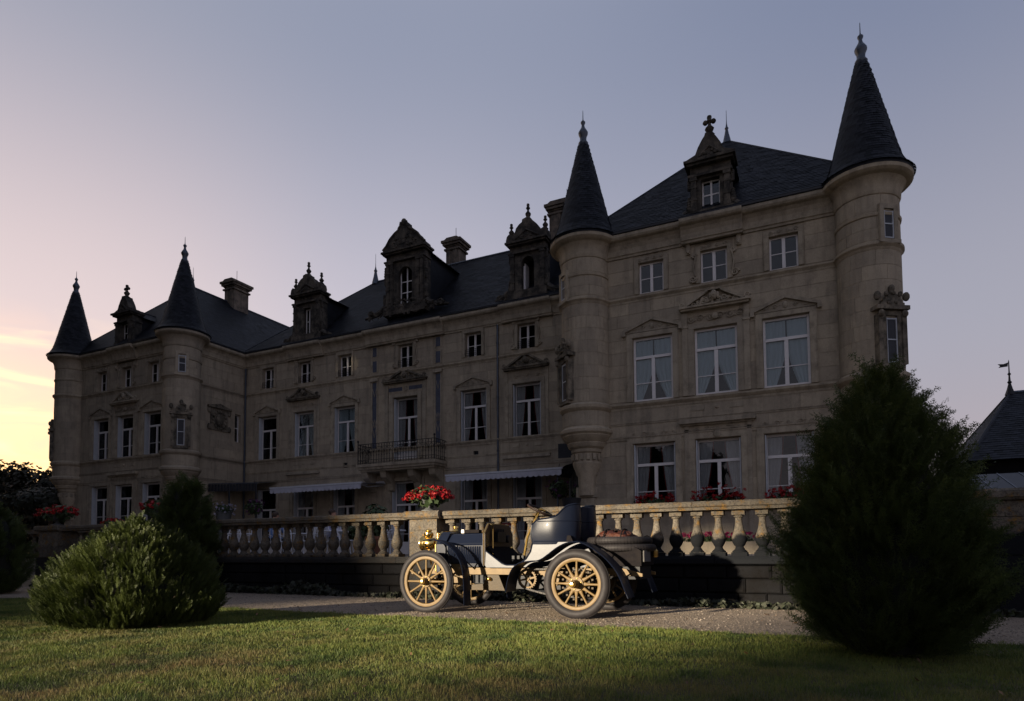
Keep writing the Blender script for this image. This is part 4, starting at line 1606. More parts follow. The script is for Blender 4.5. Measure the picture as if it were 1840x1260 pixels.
    # the window
    if style != 'open':
        f = MB()
        Yf = Y + .2
        f.box(cx - ww, cx - ww + .05, Yf, Yf + .05, wz0, wz1)
        f.box(cx + ww - .05, cx + ww, Yf, Yf + .05, wz0, wz1)
        f.box(cx - .03, cx + .03, Yf - .005, Yf + .05, wz0, wz1)
        for z in ([wz0, wz1 - .05, (wz0 + wz1) / 2] if style != 'big' else [wz0, wz0 + .6, wz0 + 1.15]):
            f.box(cx - ww + .05, cx + ww - .05, Yf + .005, Yf + .045, z, z + .045)
        f.build('window_frame', 'white_paint', dm)
        for s in (-1, 1):
            MB().box(min(cx + s * .03, cx + s * (ww - .05)), max(cx + s * .03, cx + s * (ww - .05)), Yf + .02, Yf + .026, wz0, wz1).build('pane', 'window_glass', dm)
        cu = MB().box(cx - ww, cx + ww, Yf + .5, Yf + .52, wz0 - .1, wz1)
        cu.build('room_lining', 'interior', dm)
    else:
        f = MB()
        Yf = Y + .25
        f.box(cx - ww, cx - ww + .05, Yf, Yf + .05, wz0, wz1 - ww)
        f.add([(cx - ww + .05, Yf, wz0), (cx - ww + .05, Yf + .42, wz0), (cx - ww + .09, Yf + .42, wz0), (cx - ww + .09, Yf, wz0),
               (cx - ww + .05, Yf, wz1 - .2), (cx - ww + .05, Yf + .42, wz1 - .2), (cx - ww + .09, Yf + .42, wz1 - .2), (cx - ww + .09, Yf, wz1 - .2)],
              [(0, 1, 5, 4), (1, 2, 6, 5), (2, 3, 7, 6), (3, 0, 4, 7)])
        f.build('window_frame', 'white_paint', dm)
        MB().box(cx - ww, cx + ww, Yf + .8, Yf + .82, wz0 - .1, wz1).build('room_lining', 'interior', dm)
    return dm


dormer(-2.92, 21.78, .66, 12.22, 13.98, .30, 12.42, 13.44, 'scroll', 2.4)
dormer(-33.63, 21.78, .66, 12.15, 13.90, .30, 12.36, 13.46, 'scroll', 2.4)
dormer(-24.45, 25.8, .92, 12.50, 14.78, .24, 12.66, 14.08, 'crown', 4.0)
dormer(-11.45, 25.8, .86, 12.55, 14.84, .31, 12.72, 14.22, 'open', 4.0)
dormer(-18.1, 25.8, 1.14, 13.05, 15.85, .40, 13.22, 15.08, 'big', 5.2)


# ---- chimneys
def chimney(x, y, hx, hy, zb, zt):
    mb = MB()
    mb.box(x - hx, x + hx, y - hy, y + hy, zb, zt - .35)
    for s in (-1, 1):
        mb.box(x + s * hx * .55 - hx * .3, x + s * hx * .55 + hx * .3, y - hy - .05, y + hy + .05, zb, zt - .62)
    mb.box(x - hx - .09, x + hx + .09, y - hy - .09, y + hy + .09, zt - .62, zt - .52)
    mb.box(x - hx - .05, x + hx + .05, y - hy - .05, y + hy + .05, zt - .42, zt - .34)
    mb.box(x - hx - .15, x + hx + .15, y - hy - .15, y + hy + .15, zt - .34, zt - .20)
    mb.box(x - hx - .22, x + hx + .22, y - hy - .22, y + hy + .22, zt - .20, zt - .06)
    mb.prism([(x - hx - .15, zt - .06), (x + hx + .15, zt - .06), (x + hx - .1, zt + .10), (x - hx + .1, zt + .10)], y - hy - .12, y + hy + .12)
    c_ = mb.build('chimney', 'chimney_stone', CH)
    MB().tube([(x, y, zt), (x, y, zt + .85)], .014, 6).build('lightning_rod', 'lead_dark', c_)
    return c_


chimney(-33.7, 29.2, .42, .58, 16.0, 18.45)
chimney(-18.35, 31.2, .42, .42, 15.8, 18.75)
chimney(-11.45, 31.0, .85, .42, 15.8, 19.2)


# ------------------------------------------------------------------ terrace balustrade
BQ = thing('terrace_balustrade', (-7.0, 10.9, 0), 'long weathered stone balustrade with bulbous balusters on a dark terrace wall', 'balustrade')
YB = 10.92
PIERS = [(-19.6, .52), (-15.3, .30), (-7.05, .36), (2.2, .36)]
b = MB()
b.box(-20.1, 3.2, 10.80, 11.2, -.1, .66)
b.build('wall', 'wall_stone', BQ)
unit2 = bpy.data.meshes.new('wall_stone')
uv_ = [(0, 0, 0), (1, 0, 0), (1, 0, 1), (0, 0, 1), (-.0, 1, 0), (1, 1, 0), (1, 1, 1), (0, 1, 1), (.06, -.35, .10), (.94, -.35, .10), (.94, -.35, .90), (.06, -.35, .90)]
unit2.from_pydata(uv_, [], [(8, 9, 10, 11), (0, 1, 9, 8), (1, 2, 10, 9), (2, 3, 11, 10), (3, 0, 8, 11), (1, 5, 6, 2), (0, 3, 7, 4), (3, 2, 6, 7), (0, 4, 5, 1)])
unit2.materials.append(M['wall_stone'])
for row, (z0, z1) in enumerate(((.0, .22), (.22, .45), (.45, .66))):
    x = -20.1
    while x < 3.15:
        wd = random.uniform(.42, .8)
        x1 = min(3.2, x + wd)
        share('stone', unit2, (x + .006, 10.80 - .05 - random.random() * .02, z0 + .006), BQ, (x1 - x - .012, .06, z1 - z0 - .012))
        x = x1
b = MB()
for x0 in np.arange(-20.1, 3.1, 1.55):
    x1 = min(3.2, x0 + 1.55)
    b.prism([(10.66, .69), (10.66, .76), (10.70, .81), (11.15, .81), (11.15, .67), (10.74, .665)], x0 + .003, x1 - .003, 'x')
b.build('base_course', 'lichened_stone', BQ)
rprof = [(10.71, 1.555), (10.70, 1.60), (10.675, 1.615), (10.675, 1.675), (10.70, 1.70), (11.14, 1.70), (11.165, 1.675), (11.165, 1.615), (11.14, 1.60), (11.13, 1.555)]
for x0 in np.arange(-20.1, 3.1, 1.66):
    x1 = min(3.2, x0 + 1.66)
    MB().prism(rprof, x0 + .003, x1 - .003, 'x').build('rail', 'lichened_stone', BQ)
bp = [(.115, .06), (.115, .075), (.085, .10), (.065, .13), (.062, .15), (.085, .18), (.112, .235), (.118, .285), (.108, .335), (.088, .39), (.068, .46), (.056, .54), (.052, .60), (.056, .625), (.075, .635), (.075, .655), (.06, .665)]
bm_ = MB().lathe(bp, (0, 0, 0), 16)
bm_.box(-.12, .12, -.12, .12, 0, .058)
bm_.box(-.098, .098, -.098, .098, .667, .745)
bme = bpy.data.meshes.new('baluster')
bme.from_pydata(bm_.v, [], bm_.f)
bme.materials.append(M['lichened_stone'])
bme.polygons.foreach_set('use_smooth', np.ones(len(bme.polygons), dtype=bool))
bme.set_sharp_from_angle(angle=rad(35))
for k in range(-42, 28):
    x = -2.475 + k * .336
    if x < -19.0 or x > 3.1 or any(abs(x - p) < hw + .11 for p, hw in PIERS):
        continue
    share('baluster', bme, (x + random.uniform(-.008, .008), YB, .811), BQ, (random.uniform(.96, 1.04), random.uniform(.96, 1.04), random.uniform(.985, 1.0)), (random.uniform(-.012, .012), random.uniform(-.012, .012), random.uniform(-.06, .06)))
for p, hw in PIERS:
    b = MB()
    b.box(p - hw, p + hw, 10.64, 11.2, .0, .80)
    for z0, z1 in ((.82, 1.08), (1.09, 1.33), (1.34, 1.55)):
        b.box(p - hw + .04, p + hw - .04, 10.68, 11.18, z0, z1)
    b.box(p - hw + .05, p + hw - .05, 10.70, 11.17, .8, 1.56)
    b.prism([(10.62, 1.56), (10.58, 1.60), (10.58, 1.68), (10.62, 1.715), (11.22, 1.715), (11.26, 1.68), (11.26, 1.60), (11.22, 1.56)], p - hw - .05, p + hw + .05, 'x')
    b.build('pier', 'lichened_stone', BQ)

# steps and short parapet at the west end
ST = thing('stone_steps', (-22.2, 11.2, 0), 'shallow stone steps up to the terrace beyond the west end of the balustrade', 'steps')
for k in range(5):
    MB().box(-26.0, -20.2, 10.35 + k * .36, 12.6, k * .155 - .05, (k + 1) * .155).build('step', 'limestone', ST)
PB = thing('stair_parapet', (-21.6, 12.7, .78), 'short run of stone balusters beside the steps left of the end pier', 'balustrade')
MB().box(-24.5, -20.3, 12.62, 13.0, .775, .86).build('base_course', 'lichened_stone', PB)
MB().box(-24.5, -20.3, 12.60, 13.02, 1.60, 1.75).build('rail', 'lichened_stone', PB)
for k in range(12):
    share('baluster', bme, (-24.3 + k * .345, 12.8, .858), PB)


# ------------------------------------------------------------------ flowers
def leaf_cloud(n, c, r, size, up=.3, hollow=.55):
    """small leaf/petal quads spread through an ellipsoid; returns V, F"""
    D = RNG.normal(0, 1, (n, 3))
    D /= np.linalg.norm(D, axis=1)[:, None]
    rr = hollow + (1 - hollow) * RNG.random(n) ** .6
    P = np.array(c) + D * rr[:, None] * np.array(r)
    Dn = D + RNG.normal(0, .45, (n, 3)) + np.array([0, 0, up])
    TV = np.array([(-.5, -.42, 0), (.5, -.42, .08), (.55, .45, 0), (-.45, .5, .08)])
    TF = np.array([(0, 1, 2), (0, 2, 3)])
    return scatter(TV, TF, P, frames(Dn, RNG.uniform(0, 6.3, n)), size * (.7 + .6 * RNG.random(n)))


def cloud_obj(name, parts, mat, parent):
    Vs, Fs, o = [], [], 0
    for V, F_ in parts:
        Vs.append(V)
        Fs.append(F_ + o)
        o += len(V)
    V = np.concatenate(Vs) - np.array(ORG.get(parent.name, Vector((0, 0, 0))))
    ob = link_mesh(name, np_mesh(name, V, np.concatenate(Fs), 3, mat), parent)
    return ob


def blossom_heads(n, c, r, hs, per, size):
    out = []
    D = RNG.normal(0, 1, (n, 3))
    D /= np.linalg.norm(D, axis=1)[:, None]
    D[:, 2] = np.abs(D[:, 2]) * .9 - .25
    for d in D:
        q = np.array(c) + d * np.array(r) * RNG.uniform(.75, 1.08)
        out.append(leaf_cloud(per, q, (hs, hs, hs * .8), size, .4, .3))
    return out


def urn(name, c, s, label, petal, mat, group=None, spread=(.56, .40, .30), n=46, fz=.42):
    t = thing(name, c, label, 'flower urn', group)
    MB().lathe([(.16 * s, 0), (.16 * s, .03 * s), (.10 * s, .05 * s), (.06 * s, .09 * s), (.07 * s, .12 * s), (.17 * s, .17 * s), (.23 * s, .25 * s), (.25 * s, .33 * s), (.28 * s, .345 * s), (.27 * s, .36 * s), (.20 * s, .34 * s)], c, 20).build('urn', mat, t, True)
    cc = (c[0], c[1], c[2] + fz * s)
    cloud_obj('leaves', [leaf_cloud(420, cc, (spread[0] * .85, spread[1] * .85, spread[2] * .9), .075, .3, .2)], 'plant_leaf', t)
    cloud_obj('blossom', blossom_heads(n, (cc[0], cc[1], cc[2] + .03), spread, .062, 14, .036), petal, t)
    return t


urn('flower_urn', (-7.05, 10.9, 1.715), .95, 'big red geraniums spilling from the urn on the middle balustrade pier', 'petal_red', 'cast_iron_urn', None, (.50, .40, .26), 100, .32)
urn('flower_urn', (-19.6, 10.9, 1.715), 1.0, 'red geraniums in the urn on the far end pier by the steps', 'petal_red', 'cast_iron_urn', None, (.80, .45, .28), 70, .36)
urn('flower_urn', (-15.3, 10.9, 1.715), .9, 'red geraniums in the urn half hidden behind the dark cone yew', 'petal_red', 'cast_iron_urn', None, (.50, .40, .26), 46, .40)
urn('flower_pot', (-18.1, 11.6, .785), 1.5, 'low pot of red geraniums behind the rail right of the end pier', 'petal_red', 'terracotta', None, (.50, .35, .25), 40, .62)


def flower_box(x0, x1, c, z, label, petal, h=.36):
    t = thing('flower_box', ((x0 + x1) / 2, c, z), label, 'flower box', 'geranium boxes on the ground floor sills')
    m = MB().box(x0, x1, c - .14, c + .12, z, z + .19)
    m.box(x0 - .015, x1 + .015, c - .155, c + .135, z + .16, z + .195)
    m.build('box', 'terracotta', t)
    cx, hx = (x0 + x1) / 2, (x1 - x0) / 2
    cloud_obj('leaves', [leaf_cloud(360, (cx, c - .04, z + .24), (hx + .06, .19, .17), .075, .3, .1)], 'plant_leaf', t)
    heads = []
    for i in range(64):
        u_ = random.uniform(-1, 1)
        q = (cx + u_ * (hx + .04), c - .08 + random.uniform(-.15, .1), z + .24 + random.random() * h * (1.15 - .5 * abs(u_)))
        heads.append(leaf_cloud(12, q, (.06, .06, .05), .040, .4, .3))
    cloud_obj('blossom', heads, petal, t)


flower_box(RW[0] - .68, RW[0] + .68, 21.84, 2.31, 'red geranium box on the ground floor sill nearest the middle turret', 'petal_red')
flower_box(RW[1] - .80, RW[1] + .80, 21.84, 2.31, 'full red geranium box under the ground floor window in the wing centre', 'petal_red', .50)
flower_box(RW[2] - .68, RW[2] + .68, 21.84, 2.31, 'red geranium box on the sill half behind the tall yew', 'petal_red')

t = thing('stone_trough', (-2.85, 21.3, .78), 'low stone trough of pink flowers at the wing foot seen between balusters', 'planter')
MB().box(-4.1, -1.6, 21.05, 21.55, .785, 1.18).build('trough', 'limestone', t)
cloud_obj('leaves', [leaf_cloud(420, (-2.85, 21.3, 1.25), (1.25, .24, .12), .08, .3, .1)], 'plant_leaf', t)
cloud_obj('blossom', [leaf_cloud(14, (random.uniform(-4.05, -1.65), 21.3 + random.uniform(-.22, .2), 1.33 + random.random() * .14), (.07, .07, .05), .045, .4, .3) for _ in range(70)], 'petal_pink', t)


def basket(c, r, label, petal, hang):
    t = thing('hanging_basket', c, label, 'hanging basket')
    MB().lathe([(.02, -.22), (.14, -.18), (.20, -.06), (.215, 0), (.2, .01)], c, 14).build('bowl', 'lead_dark', t, True)
    h = MB()
    for k in range(3):
        a = k * 2.1
        h.tube([(c[0] + .2 * math.cos(a), c[1] + .2 * math.sin(a), c[2]), (c[0], c[1], hang)], .006, 4)
    h.build('chain', 'wrought_iron', t)
    cloud_obj('leaves', [leaf_cloud(420, (c[0], c[1], c[2] - .05), (r, r, r * .95), .085, .1, .2)], 'plant_leaf', t)
    cloud_obj('blossom', [leaf_cloud(10, tuple(np.array(c) + np.array([random.gauss(0, .42) * r, random.gauss(0, .42) * r, random.uniform(-.95, .75) * r])), (.06, .06, .06), .045, .2, .3) for _ in range(60)], petal, t)


basket((-9.44, 24.3, 3.48), .44, 'purple flower ball hanging beside the right end of the awning', 'petal_purple', 4.5)
basket((-8.45, 24.0, 3.25), .34, 'dark hanging flower ball under the small domed porch', 'petal_purple', 4.5)
basket((-25.1, 23.0, 3.22), .42, 'dark purple flower ball hanging by the glazed porch', 'petal_purple', 4.5)
t = thing('planter', (-27.2, 23.0, .78), 'tall pale planter of white flowers in front of the glazed porch', 'planter')
MB().lathe([(.24, 0), (.26, .9), (.32, 1.75), (.38, 2.15), (.40, 2.2), (.36, 2.22)], (-27.2, 23.0, .785), 20).build('pot', 'cast_iron_urn', t, True)
cloud_obj('leaves', [leaf_cloud(300, (-27.2, 23.0, 3.1), (.5, .5, .32), .08, .3, .2)], 'plant_leaf', t)
cloud_obj('blossom', [leaf_cloud(9, (-27.2 + random.gauss(0, .24), 23 + random.gauss(0, .24), 3.15 + random.gauss(0, .16)), (.05, .05, .05), .045, .3, .3) for _ in range(60)], 'petal_white', t)
t = thing('potted_shrub', (-9.6, 12.5, .78), 'small leafy shrub in a clay pot left of the red flower urn', 'shrub')
MB().lathe([(.16, 0), (.24, .42), (.26, .44), (.26, .50), (.20, .48)], (-9.6, 12.5, .785), 16).build('pot', 'terracotta', t, True)
cloud_obj('leaves', [leaf_cloud(520, (-9.6, 12.5, 1.66), (.38, .36, .42), .08, .5, .2)], 'plant_leaf', t)
t = thing('potted_shrub', (-12.2, 15.0, .78), 'round shrub in a pale square tub among the terrace tables', 'shrub')
MB().box(-12.4, -12.0, 14.8, 15.2, .785, 1.24).build('tub', 'limestone', t)
cloud_obj('leaves', [leaf_cloud(420, (-12.2, 15.0, 1.5), (.34, .34, .34), .08, .5, .2)], 'plant_leaf', t)
t = thing('flower_pot', (-7.86, 21.4, .78), 'dark tapering pot at the foot of the middle turret pier', 'flower pot')
MB().lathe([(.2, 0), (.22, 1.4), (.26, 1.5), (.34, 1.95), (.36, 2.0), (.3, 1.98)], (-7.86, 21.4, .785), 18).build('pot', 'lead_dark', t, True)


# ------------------------------------------------------------------ awnings and porches
def awning(x0, x1, yf, zf, zw, label):
    t = thing('awning', ((x0 + x1) / 2, YM, zw), label, 'awning', None)
    mb = MB()
    mb.add([(x0, yf, zf), (x1, yf, zf), (x1, YM, zw), (x0, YM, zw)], [(0, 1, 2, 3)])
    mb.add([(x0, yf, zf - .012), (x1, yf, zf - .012), (x1, YM, zw - .012), (x0, YM, zw - .012)], [(3, 2, 1, 0)])
    mb.build('canvas', 'awning_canvas', t)
    MB().box(x0 - .04, x1 + .04, yf - .05, yf + .03, zf - .03, zf + .045).build('front_bar', 'white_metal', t)
    v = MB()
    k = int((x1 - x0) / .24)
    for i in range(k):
        a, c = x0 + (x1 - x0) * i / k, x0 + (x1 - x0) * (i + 1) / k
        m = 6
        top_ = [(a + (c - a) * j / m, yf - .045, zf - .045) for j in range(m + 1)]
        bot_ = [(a + (c - a) * j / m, yf - .05 + .012 * math.sin(i * 2.1 + j), zf - .24 - .05 * math.sin(math.pi * j / m)) for j in range(m + 1)]
        v.add(top_ + bot_, [(j, j + 1, m + 2 + j, m + 1 + j) for j in range(m)])
    v.build('valance', 'awning_canvas', t)
    a_ = MB()
    for x in (x0 + .15, x1 - .15):
        a_.tube([(x, YM, zw - .12), ((x + (x0 + x1) / 2) / 2 * .2 + x * .8, (YM + yf) / 2, zw - .25), (x, yf + .05, zf - .03)], .025, 6)
    a_.build('folding_arm', 'white_metal', t)
    MB().box(x0 - .06, x1 + .06, YM - .14, YM - .02, zw - .06, zw + .08).build('cassette', 'white_metal', t)


awning(-25.15, -19.35, 24.1, 4.20, 4.36, 'pale scalloped awning left of the balcony')
awning(-14.7, -9.25, 24.1, 4.26, 4.42, 'pale scalloped awning right of the balcony')

# glazed porch in the west corner
t = thing('glazed_porch', (-27.6, 24.8, .78), 'low glazed entrance porch with striped canopy edge in the west corner', 'porch')
mb = MB()
mb.add([(-29.1, 23.6, 4.62), (-26.6, 24.6, 4.62), (-26.6, 25.95, 4.80), (-29.1, 25.95, 4.80)], [(0, 1, 2, 3)])
mb.add([(-29.1, 23.6, 4.58), (-26.6, 24.6, 4.58), (-26.6, 24.6, 4.62), (-29.1, 23.6, 4.62)], [(0, 1, 2, 3)])
mb.build('roof', 'zinc', t)
v = MB()
for i in range(16):
    a, c = i / 16, (i + .92) / 16
    P_ = lambda u, z: (-29.1 + 2.5 * u, 23.58 + 1.0 * u, z)
    v.add([P_(a, 4.57), P_(c, 4.57), P_(c, 4.18), P_(a, 4.18)], [(0, 1, 2, 3)])
v.build('canopy_edge', 'lead_dark', t)
for x, y in ((-28.0, 24.0), (-26.65, 24.55)):
    MB().tube([(x, y, .78), (x, y, 4.58)], .045, 8).build('post', 'lead_dark', t)
# domed porch by the middle turret
t = thing('domed_porch', (-8.7, 24.6, .78), 'small dark domed porch canopy tucked beside the middle turret', 'porch')
mb = MB()
for j in range(9):
    a0, a1 = math.pi * j / 9, math.pi * (j + 1) / 9
    mb.add([(-8.72 + .80 * math.cos(a0), 24.2, 3.95 + .50 * math.sin(a0)), (-8.72 + .80 * math.cos(a1), 24.2, 3.95 + .50 * math.sin(a1)),
            (-8.72 + .80 * math.cos(a1), 25.9, 4.05 + .50 * math.sin(a1)), (-8.72 + .80 * math.cos(a0), 25.9, 4.05 + .50 * math.sin(a0))], [(0, 1, 2, 3)])
mb.build('canopy', 'zinc', t, True, ang=60)
for s in (-1, 1):
    MB().tube([(-8.72 + s * .78, 24.25, .78), (-8.72 + s * .78, 24.25, 3.97)], .04, 8).build('post', 'zinc', t)
MB().box(-9.6, -8.0, 24.6, 24.64, 4.75, 5.35).build('transom_panel', 'lead_dark', t)


# ------------------------------------------------------------------ terrace furniture and guests
def chair_mesh():
    t = thing('garden_chair', (0, 0, 0), 'white wire garden chair', 'chair', 'white garden chairs on the terrace')
    MB().lathe([(.001, .44), (.19, .44), (.205, .455), (.19, .47), (.001, .47)], (0, 0, 0), 16).build('seat', 'white_metal', t)
    b_ = MB()
    pts = [(-.19, .12, .46), (-.21, .20, .72), (-.15, .24, .90), (0, .25, .96), (.15, .24, .90), (.21, .20, .72), (.19, .12, .46)]
    b_.tube(pts, .016, 6)
    for x in (-.09, 0, .09):
        b_.tube([(x, .17, .46), (x * 1.1, .235, .75), (x * .8, .245, .93)], .009, 5)
    b_.tube([(-.20, .19, .70), (0, .23, .62), (.20, .19, .70)], .009, 5)
    b_.build('backrest', 'white_metal', t, True)
    for x, y in ((-.15, -.14), (.15, -.14), (-.16, .15), (.16, .15)):
        MB().tube([(x * .8, y * .8, .45), (x, y, .22), (x * 1.25, y * 1.25, 0)], .013, 6).build('leg', 'white_metal', t, True)
    return t


ch0 = chair_mesh()
CHAIRS = [(-16.7, 14.4, .3, 'white garden chair nearest the dark cone yew'), (-16.0, 14.9, 2.4, 'white garden chair with curled back second from the cone yew'),
          (-15.5, 13.9, 4.0, 'white garden chair just left of the guest in blue'), (-14.30, 14.3, 1.0, 'white garden chair just right of the guest in blue'),
          (-13.75, 15.2, 3.4, 'white garden chair drawn up to the middle terrace table'), (-13.1, 13.9, 5.2, 'white garden chair left of the guest in lilac'),
          (-11.75, 14.0, 2.0, 'white garden chair right of the guest in lilac'), (-10.9, 14.6, .2, 'white garden chair close to the square tub shrub'),
          (-10.2, 13.8, 3.9, 'white garden chair standing behind the balusters left of the urn pier'), (-14.92, 14.55, 3.5, 'white garden chair the guest in blue sits on'), (-12.62, 14.5, 2.6, 'white garden chair the guest in lilac sits on')]
for i, (x, y, a, lb) in enumerate(CHAIRS):
    c = ch0 if i == 0 else dup(ch0)
    c.location = (x, y, TER)
    c.rotation_euler = (0, 0, a)
    c['label'] = lb


def table_(x, y, lb, first=[None]):
    if first[0] is None:
        t = thing('garden_table', (0, 0, 0), lb, 'table', 'round tables on the terrace')
        MB().lathe([(.001, .70), (.42, .70), (.43, .715), (.42, .73), (.001, .73)], (0, 0, 0), 20).build('tabletop', 'white_metal', t)
        MB().lathe([(.22, 0), (.20, .03), (.03, .06), (.025, .70)], (0, 0, 0), 12).build('pedestal', 'white_metal', t)
        first[0] = t
        c = t
    else:
        c = dup(first[0])
    c.location = (x, y, TER)
    c['label'] = lb


table_(-16.0, 14.2, 'round white table nearest the cone yew')
table_(-14.45, 15.2, 'round white table behind the guest in blue')
table_(-12.2, 13.95, 'round white table beside the guest in lilac')
table_(-10.5, 14.3, 'round white table left of the pier with the red urn')


def guest(x, y, rot, shirt, label):
    """a seated figure grown from one skinned skeleton"""
    t = thing('person', (x, y, TER), label, 'person')
    J_ = [(0, .05, .54, .125), (0, .07, .72, .115), (0, .06, .88, .125), (0, .03, 1.02, .115), (0, .0, 1.10, .05), (0, -.03, 1.18, .075), (0, -.035, 1.27, .09), (0, -.02, 1.34, .06),
          (.16, .03, 1.02, .06), (.23, -.02, .82, .048), (.16, -.24, .76, .036), (.10, -.33, .77, .03),
          (-.16, .03, 1.02, .06), (-.23, -.02, .82, .048), (-.14, -.24, .76, .036), (-.08, -.33, .77, .03),
          (.10, .0, .52, .095), (.12, -.38, .52, .075), (.12, -.36, .12, .05), (.12, -.48, .04, .035),
          (-.10, .0, .52, .095), (-.12, -.38, .52, .075), (-.12, -.34, .12, .05), (-.12, -.46, .04, .035)]
    E_ = [(0, 1), (1, 2), (2, 3), (3, 4), (4, 5), (5, 6), (6, 7), (3, 8), (8, 9), (9, 10), (10, 11), (3, 12), (12, 13), (13, 14), (14, 15), (0, 16), (16, 17), (17, 18), (18, 19), (0, 20), (20, 21), (21, 22), (22, 23)]
    me = bpy.data.meshes.new('body')
    me.from_pydata([j[:3] for j in J_], E_, [])
    for mt in (shirt, 'skin_tone', 'cloth_dark'):
        me.materials.append(M[mt])
    o = link_mesh('body', me, t)
    sk = o.modifiers.new('skin', 'SKIN')
    for v_, j in zip(me.skin_vertices[0].data, J_):
        v_.radius = (j[3], j[3])
        v_.use_root = False
    me.skin_vertices[0].data[0].use_root = True
    sk.use_smooth_shade = True
    sub = o.modifiers.new('sub', 'SUBSURF')
    sub.levels = sub.render_levels = 2
    dg = bpy.context.evaluated_depsgraph_get()
    m2 = bpy.data.meshes.new_from_object(o.evaluated_get(dg))
    o.modifiers.clear()
    o.data = m2
    m2.materials.clear()
    for mt in (shirt, 'skin_tone', 'cloth_dark'):
        m2.materials.append(M[mt])
    for p in m2.polygons:
        z, yy, xx = p.center.z, p.center.y, abs(p.center.x)
        p.material_index = 1 if (z > 1.09 or (yy < -.22 and z > .68)) else (2 if z < .58 else 0)
    h = MB().ball((0, .005, 1.30), .098, 12, (1, 1.08, .95))
    ob = MB()
    ob.add(h.v, [f for f in h.f if sum(h.v[i][2] for i in f) / len(f) > 1.27 or sum(h.v[i][1] for i in f) / len(f) > .03])
    me2 = bpy.data.meshes.new('hair')
    me2.from_pydata(ob.v, [], ob.f)
    me2.materials.append(M['hair_brown'])
    link_mesh('hair', me2, t)
    f_ = MB()
    f_.ball((0, -.125, 1.245), .014, 6, (.8, 1, 1.2))
    for s in (-1, 1):
        f_.ball((s * .032, -.108, 1.265), .010, 6)
        f_.ball((s * .09, -.03, 1.25), .02, 6, (.5, 1, 1.4))
    me3 = bpy.data.meshes.new('face')
    me3.from_pydata(f_.v, [], f_.f)
    me3.materials.append(M['skin_tone'])
    link_mesh('face', me3, t)
    t.rotation_euler = (0, 0, rot)


guest(-14.92, 14.50, 3.5, 'cloth_blue', 'person in a bright blue shirt seated behind the balusters')
guest(-12.66, 14.45, 2.6, 'cloth_white', 'person in a lilac white shirt seated at a terrace table')

t = thing('red_sign', (-8.9, 18.0, .78), 'low red board with white lettering seen between balusters behind the car', 'sign')
MB().box(-9.2, -8.5, 18.0, 18.05, 1.60, 1.80).build('board', 'sign_red', t)
for x in (-9.25, -8.45):
    MB().box(x - .03, x + .03, 18.01, 18.04, .78, 1.55).build('leg', 'lead_dark', t)
cu = bpy.data.curves.new('lettering', 'FONT')
cu.body = 'AbaCou'
cu.size = .18
cu.extrude = .004
cu.align_x = 'CENTER'
cu.materials.append(M['sign_white'])
tmp = bpy.data.objects.new('lettering', cu)
COL.objects.link(tmp)
bpy.context.view_layer.update()
lme = bpy.data.meshes.new_from_object(tmp.evaluated_get(bpy.context.evaluated_depsgraph_get()))
bpy.data.objects.remove(tmp)
o = link_mesh('lettering', lme, t)
o.location = Vector((-8.85, 17.99, 1.635)) - Vector((-8.9, 18.0, .78))
o.rotation_euler = (math.pi / 2, 0, 0)


# ------------------------------------------------------------------ yews
def sprig_template(k, ln, nl, nw, droop=0.0):
    """a stem along +z with two ranks of needles"""
    V, F_ = [], []
    V += [(-.0022, 0, 0), (.0022, 0, 0), (0, droop * ln, ln)]
    F_.append((0, 1, 2))
    for i in range(k):
        t = (i + .6) / k
        z = ln * t
        y = droop * ln * t * t
        sc = (1 - .55 * t)
        for s in (-1, 1):
            b_ = len(V)
            a = random.uniform(.5, .9)
            V += [(0, y, z - nw), (0, y, z + nw), (s * nl * sc * math.sin(a + .35), y + random.uniform(-.35, .35) * nl, z + nl * sc * math.cos(a + .35))]
            F_.append((b_, b_ + 1, b_ + 2))
    return np.array(V), np.array(F_)


def frond_template(ln, side, ang, pairs, needles, nl, nw):
    """a flat branchlet: an axis with side shoots, each set with needles"""
    V, F_ = [], []

    def shoot(p, d, L_, k, nl_):
        n_ = Vector((d[1], -d[0], 0)) if abs(d[2]) < .95 else Vector((1, 0, 0))
        d = Vector(d).normalized()
        sd_ = Vector((d.z, 0, -d.x))
        b0 = len(V)
        V.extend([p - sd_ * .002, p + sd_ * .002, p + d * L_])
        F_.append((b0, b0 + 1, b0 + 2))
        for i in range(k):
            t = (i + .7) / k
            q = p + d * (L_ * t)
            for s in (-1, 1):
                w_ = nl_ * (1 - .5 * t)
                b1 = len(V)
                tip = q + sd_ * (s * w_ * .8) + d * (w_ * .75) + Vector((0, random.uniform(-.5, .5) * w_, 0))
                V.extend([q - d * nw, q + d * nw, tip])
                F_.append((b1, b1 + 1, b1 + 2))
    shoot(Vector((0, 0, 0)), (0, 0, 1), ln, int(ln / .022), nl)
    for i in range(pairs):
        t = .12 + .76 * i / max(1, pairs - 1)
        for s in (-1, 1):
            a = ang * random.uniform(.8, 1.2)
            y = random.uniform(-.35, .35)
            L_ = side * (1 - .72 * t) * random.uniform(.8, 1.15)
            shoot(Vector((0, 0, ln * (t + .03 * s))), (s * math.sin(a), y * .6, math.cos(a)), L_, max(2, int(L_ / needles)), nl)
    return np.array([tuple(v) for v in V]), np.array(F_)


